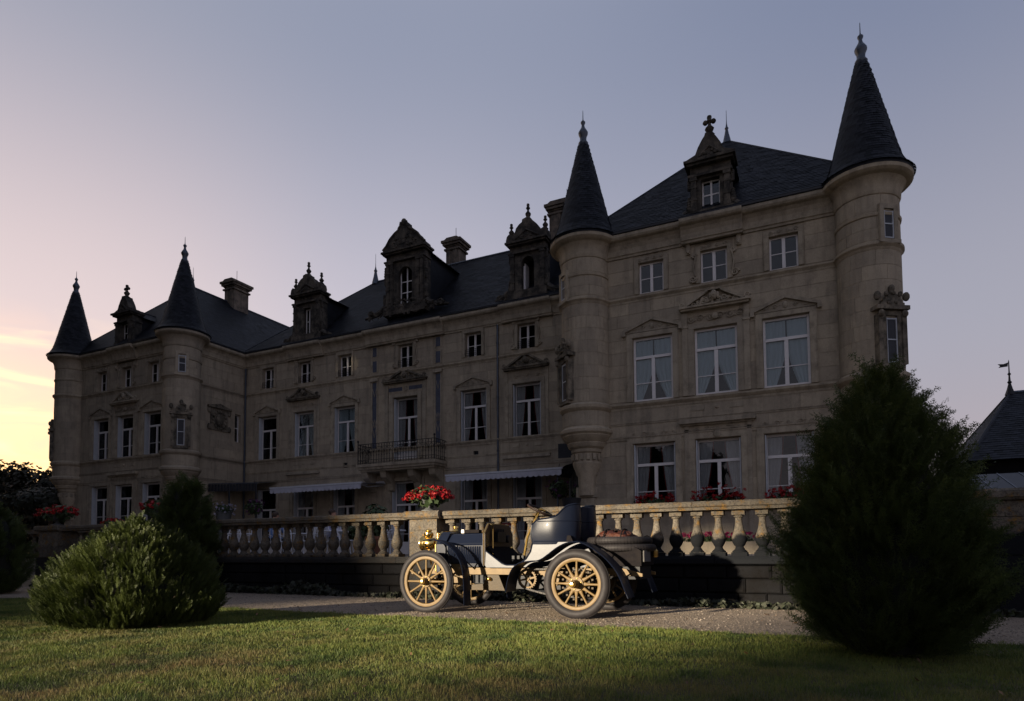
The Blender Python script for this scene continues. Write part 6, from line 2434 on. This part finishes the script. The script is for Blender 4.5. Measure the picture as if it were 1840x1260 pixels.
# bucket seats
def bucket(y0, name, bk=0.0):
    W_ = .455
    plan = []
    ctl = [(-3.655, 0.0), (-3.56, -.010), (-3.40, -.014), (-3.26 - bk * .4, .0), (-3.12 - bk * .7, .045), (-3.0 - bk, .12), (-2.97 - bk, W_ / 2), (-3.0 - bk, W_ - .12), (-3.12 - bk * .7, W_ - .045), (-3.26 - bk * .4, W_), (-3.40, W_ + .014), (-3.56, W_ + .010), (-3.655, W_)]
    top_ = [1.275, 1.345, 1.365, 1.40, 1.525, 1.56, 1.56, 1.56, 1.525, 1.40, 1.365, 1.345, 1.275]
    # resample
    t_ = np.linspace(0, len(ctl) - 1, 61)
    def cr(vals, t):
        i = int(min(len(vals) - 2, math.floor(t)))
        f = t - i
        p0, p1, p2, p3 = vals[max(0, i - 1)], vals[i], vals[i + 1], vals[min(len(vals) - 1, i + 2)]
        return .5 * ((2 * p1) + (-p0 + p2) * f + (2 * p0 - 5 * p1 + 4 * p2 - p3) * f * f + (-p0 + 3 * p1 - 3 * p2 + p3) * f ** 3)
    xs_ = [cr([c[0] for c in ctl], t) for t in t_]
    ys_ = [y0 + cr([c[1] for c in ctl], t) for t in t_]
    zs_ = [cr(top_, t) for t in t_]
    n_ = len(t_)
    sh = MB()
    vs, fs = [], []
    lay = 7
    cx, cy = -3.33, y0 + W_ / 2
    for i in range(n_):
        nx, ny = xs_[i] - cx, ys_[i] - cy
        ln = math.hypot(nx, ny)
        nx, ny = nx / ln, ny / ln
        for j in range(lay):
            f = j / (lay - 1)
            z = 1.0 + (zs_[i] - 1.0) * f
            fl = .018 * math.sin(f * math.pi) + .012 * f
            vs.append((xs_[i] + nx * fl, ys_[i] + ny * fl, z))
    for i in range(n_ - 1):
        for j in range(lay - 1):
            a = i * lay + j
            fs.append((a, a + lay, a + lay + 1, a + 1))
    sh.add(vs, fs)
    st = sh.build(name, 'navy_paint', CAR, True, ang=180)
    inn = MB()
    vi = []
    for (x, y, z) in vs:
        nx, ny = x - cx, y - cy
        ln = math.hypot(nx, ny)
        vi.append((x - nx / ln * .045, y - ny / ln * .045, z - .004))
    inn.add(vi, fs)
    inn.add([v for i in range(n_) for v in (vs[i * lay + lay - 1], vi[i * lay + lay - 1])], [(2 * i, 2 * i + 1, 2 * i + 3, 2 * i + 2) for i in range(n_ - 1)])
    for i in range(0, n_, 4):
        inn.tube([Vector(vi[i * lay + j]) for j in range(lay)], .012, 5)
    inn.build('upholstery', 'black_leather', st, True, ang=60)
    bd = MB()
    bd.tube([Vector(vs[i * lay + lay - 1]) + Vector((0, 0, .004)) for i in range(n_)], .011, 6)
    bd.tube([Vector(vs[j]) for j in range(lay)], .010, 6)
    bd.tube([Vector(vs[(n_ - 1) * lay + j]) for j in range(lay)], .010, 6)
    for z, o in ((1.045, .006), (1.325, .010)):
        pts = []
        for i in range(2, n_ - 2):
            nx, ny = xs_[i] - cx, ys_[i] - cy
            ln = math.hypot(nx, ny)
            f = (z - 1.0) / (zs_[i] - 1.0)
            if f > .97:
                continue
            fl = .018 * math.sin(f * math.pi) + .012 * f + .001
            pts.append((xs_[i] + nx / ln * fl, ys_[i] + ny / ln * fl, z))
        bd.tube(pts, .006, 5)
    bd.build('bead', 'navy_paint', st, True)
    cu_ = MB()
    cu_.prism([(-3.66, 1.0), (-3.66, 1.10), (-3.60, 1.14), (-3.1, 1.12), (-3.05, 1.0)], y0 + .04, y0 + W_ - .04)
    cu_.build('cushion', 'black_leather', st)
    return st


bucket(8.345, 'seat', .07)
bucket(8.805, 'seat')


# mudguards: thin curved strips with a turned edge
def strip(name, pts, y0, y1, mat='navy_paint', crown=.012, par=None):
    n_ = len(pts)
    # smooth the path
    P_ = []
    for i in range(n_ - 1):
        p0, p1, p2, p3 = [Vector((q[0], 0, q[1])) for q in (pts[max(0, i - 1)], pts[i], pts[i + 1], pts[min(n_ - 1, i + 2)])]
        for k in range(5):
            f = k / 5
            P_.append(.5 * ((2 * p1) + (-p0 + p2) * f + (2 * p0 - 5 * p1 + 4 * p2 - p3) * f * f + (-p0 + 3 * p1 - 3 * p2 + p3) * f ** 3))
    P_.append(Vector((pts[-1][0], 0, pts[-1][1])))
    m = 7
    vs, fs = [], []
    for i, p in enumerate(P_):
        a, b_ = P_[max(0, i - 1)], P_[min(len(P_) - 1, i + 1)]
        t = (b_ - a).normalized()
        nn = Vector((-t.z, 0, t.x))
        for side in (0, 1):
            for j in range(m):
                u = j / (m - 1)
                h = crown * (1 - (2 * u - 1) ** 2) - side * .006
                vs.append((p.x + nn.x * h, y0 + (y1 - y0) * u, p.z + nn.z * h))
    for i in range(len(P_) - 1):
        for side in (0, 1):
            for j in range(m - 1):
                a = i * 2 * m + side * m + j
                fs.append((a, a + 1, a + 2 * m + 1, a + 2 * m))
    mb_ = MB().add(vs, fs)
    for yy, j in ((y0, 0), (y1, m - 1)):
        mb_.tube([vs[i * 2 * m + j] for i in range(len(P_))], .007, 6)
    return mb_.build(name, mat, par or CAR, True, ang=60)


FF = [(-5.27, 1.07), (-5.18, 1.085), (-5.07, 1.075), (-4.92, 1.035), (-4.80, .96), (-4.70, .86), (-4.63, .73), (-4.595, .58), (-4.58, .40), (-4.575, .14)]
RF = [(-3.90, .34), (-3.865, .52), (-3.80, .66), (-3.70, .74), (-3.58, .765), (-3.46, .77), (-3.36, .80), (-3.24, .88), (-3.13, .955), (-3.02, 1.005), (-2.92, 1.022), (-2.78, 1.005), (-2.62, .92), (-2.45, .785), (-2.31, .61), (-2.22, .40), (-2.18, .30)]
for s in (-1, 1):
    a, c = (7.955, 8.27) if s < 0 else (9.29, 9.605)
    strip('front_mudguard', FF, a + (.03 if s < 0 else .10), c - (.10 if s < 0 else .03))
    strip('rear_mudguard', RF, a, c)
    st = MB()
    ym = (a + c) / 2
    yb = 8.40 if s < 0 else 9.16
    st.tube([(-5.0, ym, 1.06), (-4.98, yb, .66)], .010, 6)
    st.tube([(-4.66, ym, .80), (-4.62, yb, .64)], .010, 6)
    st.tube([(-2.62, ym, .92), (-2.62, yb, .64)], .010, 6)
    st.tube([(-2.28, ym, .55), (-2.25, yb, .60)], .010, 6)
    st.build('mudguard_stay', 'black_paint', CAR)

# lamps
for y in (8.42,):
    l_ = MB()
    c = (-5.45, y, 1.035)
    l_.lathe([(.001, .125), (.055, .12), (.085, .09), (.098, .03), (.100, -.05), (.108, -.075), (.118, -.09), (.118, -.105), (.10, -.11)], c, 24, axis='x')
    l_.lathe([(.055, .085), (.062, .10), (.075, .13), (.072, .16), (.045, .18), (.04, .19), (.055, .20), (.04, .215), (.001, .22)], c, 16)
    l_.box(c[0] - .03, c[0] + .03, c[1] - .02, c[1] + .02, .90, .96)
    l_.tube([(c[0], c[1], .92), (c[0] + .05, c[1] + (.0), .70)], .015, 6)
    for sg in (-1, 1):
        l_.ball((c[0] - .02, c[1] + sg * .11, 1.035), .022, 8)
    l_.tube([(c[0], c[1] - .11, 1.035), (c[0], c[1] - .09, .93), (c[0], c[1] + .09, .93), (c[0], c[1] + .11, 1.035)], .010, 6)
    lm = l_.build('headlamp', 'brass', CAR, True)
    MB().lathe([(.001, -.102), (.10, -.098)], c, 24, axis='x').build('lens', 'window_glass', lm)

# engine tray, gearbox and drive
MB().prism([(-4.80, .335), (-4.13, .335), (-4.23, .56), (-4.42, .56), (-4.48, .43), (-4.82, .40)], 8.40, 9.10).build('undertray', 'tray_paint', CAR)
eg = MB()
eg.box(-4.72, -4.46, 8.45, 9.08, .43, .60)
for x in (-4.66, -4.58, -4.50):
    eg.tube([(x, 8.44, .44), (x, 8.44, .58)], .012, 6)
eg.build('crankcase', 'black_paint', CAR)
MB().lathe([(.001, -.06), (.018, -.055), (.026, -.03), (.022, 0), (.03, .01), (.03, .03)], (-4.37, 8.39, .50), 12, axis='y').build('oil_filler', 'brass', CAR, True)
MB().box(-4.05, -3.30, 8.50, 9.06, .36, .62).build('gearbox', 'black_paint', CAR)
cb = MB()
cb.prism([(-3.62, .66), (-3.34, .66), (-3.24, .56), (-3.30, .42), (-3.42, .46), (-3.52, .58)], 8.36, 8.42)
cb.build('gearbox_bracket', 'ochre_paint', CAR)
for s, yy in ((-1, 8.285), (1, 9.275)):
    SX, SZ, SR = -3.715, .515, .132
    sp = MB()
    sp.lathe([(SR - .022, -.007), (SR, -.006), (SR, .006), (SR - .022, .007), (SR - .022, -.007)], (SX, yy, SZ), 40, axis='y')
    sp.lathe([(.001, -.02), (.03, -.02), (.036, 0), (.03, .02), (.001, .02)], (SX, yy, SZ), 16, axis='y')
    for k in range(6):
        a = k / 6 * 6.283 + .2
        d = Vector((math.cos(a), 0, math.sin(a)))
        p = Vector((-math.sin(a), 0, math.cos(a)))
        c0 = Vector((SX, yy, SZ))
        q = [c0 + d * .02 + p * .016, c0 + d * (SR - .012) + p * .011, c0 + d * (SR - .012) - p * .011, c0 + d * .02 - p * .016]
        sp.add([tuple(v + Vector((0, .006 * e_, 0))) for e_ in (-1, 1) for v in q], [(0, 1, 2, 3), (7, 6, 5, 4), (0, 4, 5, 1), (2, 6, 7, 3)])
    for k in range(26):
        a = k / 26 * 6.283
        d = Vector((math.cos(a), 0, math.sin(a)))
        p = Vector((-math.sin(a), 0, math.cos(a)))
        c0 = Vector((SX, yy, SZ)) + d * (SR - .002)
        sp.add([tuple(v) for v in (c0 + p * .009 + Vector((0, -.004, 0)), c0 + d * .014 + p * .004 + Vector((0, -.004, 0)), c0 + d * .014 - p * .004 + Vector((0, -.004, 0)), c0 - p * .009 + Vector((0, -.004, 0)))], [(0, 1, 2, 3)])
    sp.build('sprocket', 'ochre_paint', CAR, True)
    # chain: tangent runs and the two arcs
    R2 = .180
    C1, C2 = Vector((SX, yy, SZ)), Vector((XR, yy, WR))
    dv = C2 - C1
    D_ = math.hypot(dv.x, dv.z)
    th = math.atan2(dv.z, dv.x)
    be = math.asin((R2 - SR) / D_)
    path = []
    a_up1, a_up2 = th + math.pi / 2 + be, th + math.pi / 2 + be
    a_lo = th - math.pi / 2 - be
    e1u = C1 + Vector((math.cos(a_up1), 0, math.sin(a_up1))) * (SR + .006)
    e2u = C2 + Vector((math.cos(a_up1), 0, math.sin(a_up1))) * (R2 + .006)
    e1l = C1 + Vector((math.cos(a_lo), 0, math.sin(a_lo))) * (SR + .006)
    e2l = C2 + Vector((math.cos(a_lo), 0, math.sin(a_lo))) * (R2 + .006)
    for k in range(20):
        path.append(e1u.lerp(e2u, k / 20))
    n2 = 14
    for k in range(n2):
        a = a_up1 + (a_lo - a_up1) * k / n2
        path.append(C2 + Vector((math.cos(a), 0, math.sin(a))) * (R2 + .006))
    for k in range(20):
        f = k / 20
        q = e2l.lerp(e1l, f)
        q.z -= .035 * math.sin(math.pi * f)
        path.append(q)
    for k in range(14):
        a = a_lo + (a_up1 - 2 * math.pi - a_lo) * k / 14
        path.append(C1 + Vector((math.cos(a), 0, math.sin(a))) * (SR + .006))
    # links of even pitch
    cum = [0]
    pc = path + [path[0]]
    for p, q in zip(pc[:-1], pc[1:]):
        cum.append(cum[-1] + (q - p).length)
    nl_ = int(cum[-1] / .030)
    pts = []
    for k in range(nl_):
        t = cum[-1] * k / nl_
        i = max(j for j in range(len(cum)) if cum[j] <= t + 1e-9)
        i = min(i, len(path) - 1)
        f = (t - cum[i]) / max(1e-6, cum[i + 1] - cum[i])
        pts.append(pc[i].lerp(pc[i + 1], f))
    chn = MB()
    for k in range(nl_):
        p, q = pts[k], pts[(k + 1) % nl_]
        t = (q - p).normalized()
        nn = Vector((-t.z, 0, t.x)) * .011
        oy = .010 if k % 2 else .006
        for sg in (-1, 1):
            y_ = Vector((0, sg * oy, 0))
            ex = t * .006
            chn.add([tuple(v) for v in (p - ex + nn + y_, q + ex + nn + y_, q + ex - nn + y_, p - ex - nn + y_)], [(0, 1, 2, 3)])
        chn.tube([p + Vector((0, -.012, 0)), p + Vector((0, .012, 0))], .006, 5)
    chn.build('drive_chain', 'steel', CAR)

MB().tube([(-3.75, 8.36, .345), (-3.30, 8.36, .335)], .014, 8).build('exhaust_pipe', 'black_paint', CAR, True)
MB().lathe([(.045, -.16), (.055, -.15), (.055, .15), (.045, .16)], (-3.1, 8.56, .36), 14, axis='x').build('silencer', 'black_paint', CAR, True)

# steering wheel and levers on the off side
sc_, n_w = Vector((-3.83, 9.02, 1.53)), Vector((.46, 0, .89)).normalized()
e1 = Vector((n_w.z, 0, -n_w.x))
e2 = Vector((0, 1, 0))
m = MB()
m.tube([sc_ + (e1 * math.cos(a) + e2 * math.sin(a)) * .195 for a in np.linspace(0, 2 * math.pi, 33)[:-1]], .019, 8, True)
sw = m.build('steering_wheel', 'varnished_wood', CAR, True)
m = MB()
for k in range(4):
    a = k * math.pi / 2 + .5
    m.tube([sc_ - n_w * .02, sc_ + (e1 * math.cos(a) + e2 * math.sin(a)) * .18], .009, 6)
m.ball(tuple(sc_ + n_w * .0), .032, 10)
m.tube([sc_ + n_w * .03, sc_ + n_w * .03 + e1 * .09], .007, 6)
m.build('spider', 'brass_dull', sw, True)
MB().tube([sc_ - n_w * .02, sc_ - n_w * .45, Vector((-4.12, 9.02, .72))], .020, 8).build('steering_column', 'brass_dull', CAR, True)
m = MB()
m.tube([(-3.70, 8.60, 1.37), (-3.72, 8.60, 1.42), (-3.69, 8.60, 1.47)], .012, 8)
m.build('spark_lever', 'brass', CAR, True)
m = MB()
for k, (dx_, yy) in enumerate(((0, 9.28), (.07, 9.31), (.14, 9.28))):
    m.tube([(-4.02 + dx_, yy, .55), (-3.86 + dx_, yy, 1.0), (-3.80 + dx_, yy, 1.18)], .013, 6)
    m.ball((-3.80 + dx_, yy, 1.20), .02, 8, (1, 1, 1.6))
m.build('hand_lever', 'black_paint', CAR, True)
m = MB()
for y in (8.62, 8.80, 8.95):
    m.tube([(-4.15, y, .70), (-4.08, y, .80)], .01, 6)
    m.box(-4.10, -4.06, y - .035, y + .035, .79, .84)
m.build('pedal', 'black_paint', CAR)

# spare tyres lying flat on the tail, number plate, tail lamp
for z, dx_ in ((1.045, 0), (.945, .05)):
    tt = MB()
    c = (-2.52 + dx_, 8.80, z)
    tt.torus(c, .405, .052, 40, 10, 'z')
    for k in range(64):
        a = k / 64 * 6.283
        d = Vector((math.cos(a), math.sin(a), 0))
        p = Vector((-math.sin(a), math.cos(a), 0)) * .007
        c0 = Vector(c) + d * .405
        ring = [c0 + d * .055 * math.cos(b_) + Vector((0, 0, .055 * math.sin(b_))) for b_ in np.linspace(-1.1, 1.1, 6)]
        for q, r_ in zip(ring[:-1], ring[1:]):
            tt.add([tuple(v) for v in (q - p, q + p, r_ + p, r_ - p)], [(0, 1, 2, 3)])
    tt.build('spare_tyre', 'tyre_rubber', CAR, True, ang=60)
m = MB()
for a in (.6, 2.4, 4.2):
    d = Vector((math.cos(a), math.sin(a), 0))
    c0 = Vector((-2.52, 8.80, 1.0)) + d * .405
    m.tube([c0 + d * .06 * math.cos(b_) + Vector((0, 0, .115 * math.sin(b_))) for b_ in np.linspace(0, 6.283, 13)[:-1]], .012, 5, True)
m.build('tyre_strap', 'black_leather', CAR)
pl = MB().box(-2.10, -2.085, 8.44, 8.80, .76, .90).build('number_plate', 'plate_grey', CAR)
m = MB()
m.tube([(-2.09, 8.44, .76), (-2.09, 8.44, .90), (-2.09, 8.80, .90), (-2.09, 8.80, .76)], .008, 5, True)
m.build('plate_frame', 'steel', pl)
MB().lathe([(.035, -.05), (.045, -.03), (.045, .04), (.02, .07), (.001, .075)], (-2.07, 9.0, .86), 12).build('tail_lamp', 'brass_dull', CAR, True)

# the leather bag on the spare tyres
bg_ = thing('leather_bag', (-2.55, 8.72, 1.09), 'crumpled tawny leather bag lying on the spare tyres', 'bag')
V, Fq = [], []
nu, nv = 22, 10
for j in range(nv + 1):
    for i in range(nu):
        a = 2 * math.pi * i / nu
        f = j / nv
        rr = math.sin(math.pi * (.06 + .94 * f) * .5 + (.0)) if f < 1 else 1
        ph = math.pi / 2 * f
        rr = math.cos(ph) if j < nv else .0
        sx, sy = .25, .22
        wv = 1 + .11 * math.sin(5 * a + 4 * f) + .08 * math.sin(9 * a - 6 * f)
        V.append((-2.55 + sx * wv * math.copysign(abs(math.cos(a)) ** .7, math.cos(a)) * (max(rr, .02) ** .5), 8.74 + sy * wv * math.copysign(abs(math.sin(a)) ** .7, math.sin(a)) * (max(rr, .02) ** .5), 1.085 + .088 * math.sin(ph) * (1 + .22 * math.sin(3 * a + 2) + .10 * math.sin(7 * a + 9 * f))))
for j in range(nv):
    for i in range(nu):
        Fq.append((j * nu + i, j * nu + (i + 1) % nu, (j + 1) * nu + (i + 1) % nu, (j + 1) * nu + i))
MB().add(V, Fq).build('body', 'brown_leather', bg_, True, ang=180)
m = MB()
for x in (-2.66, -2.42):
    m.tube([(x, 8.74 + .23 * math.cos(a), 1.09 + .115 * math.sin(a)) for a in np.linspace(0, math.pi, 12)], .010, 5)
m.build('strap', 'black_leather', bg_)
MB().tube([(-2.62, 8.70, 1.17), (-2.60, 8.70, 1.20), (-2.50, 8.70, 1.20), (-2.48, 8.70, 1.17)], .010, 6).build('handle', 'black_leather', bg_)
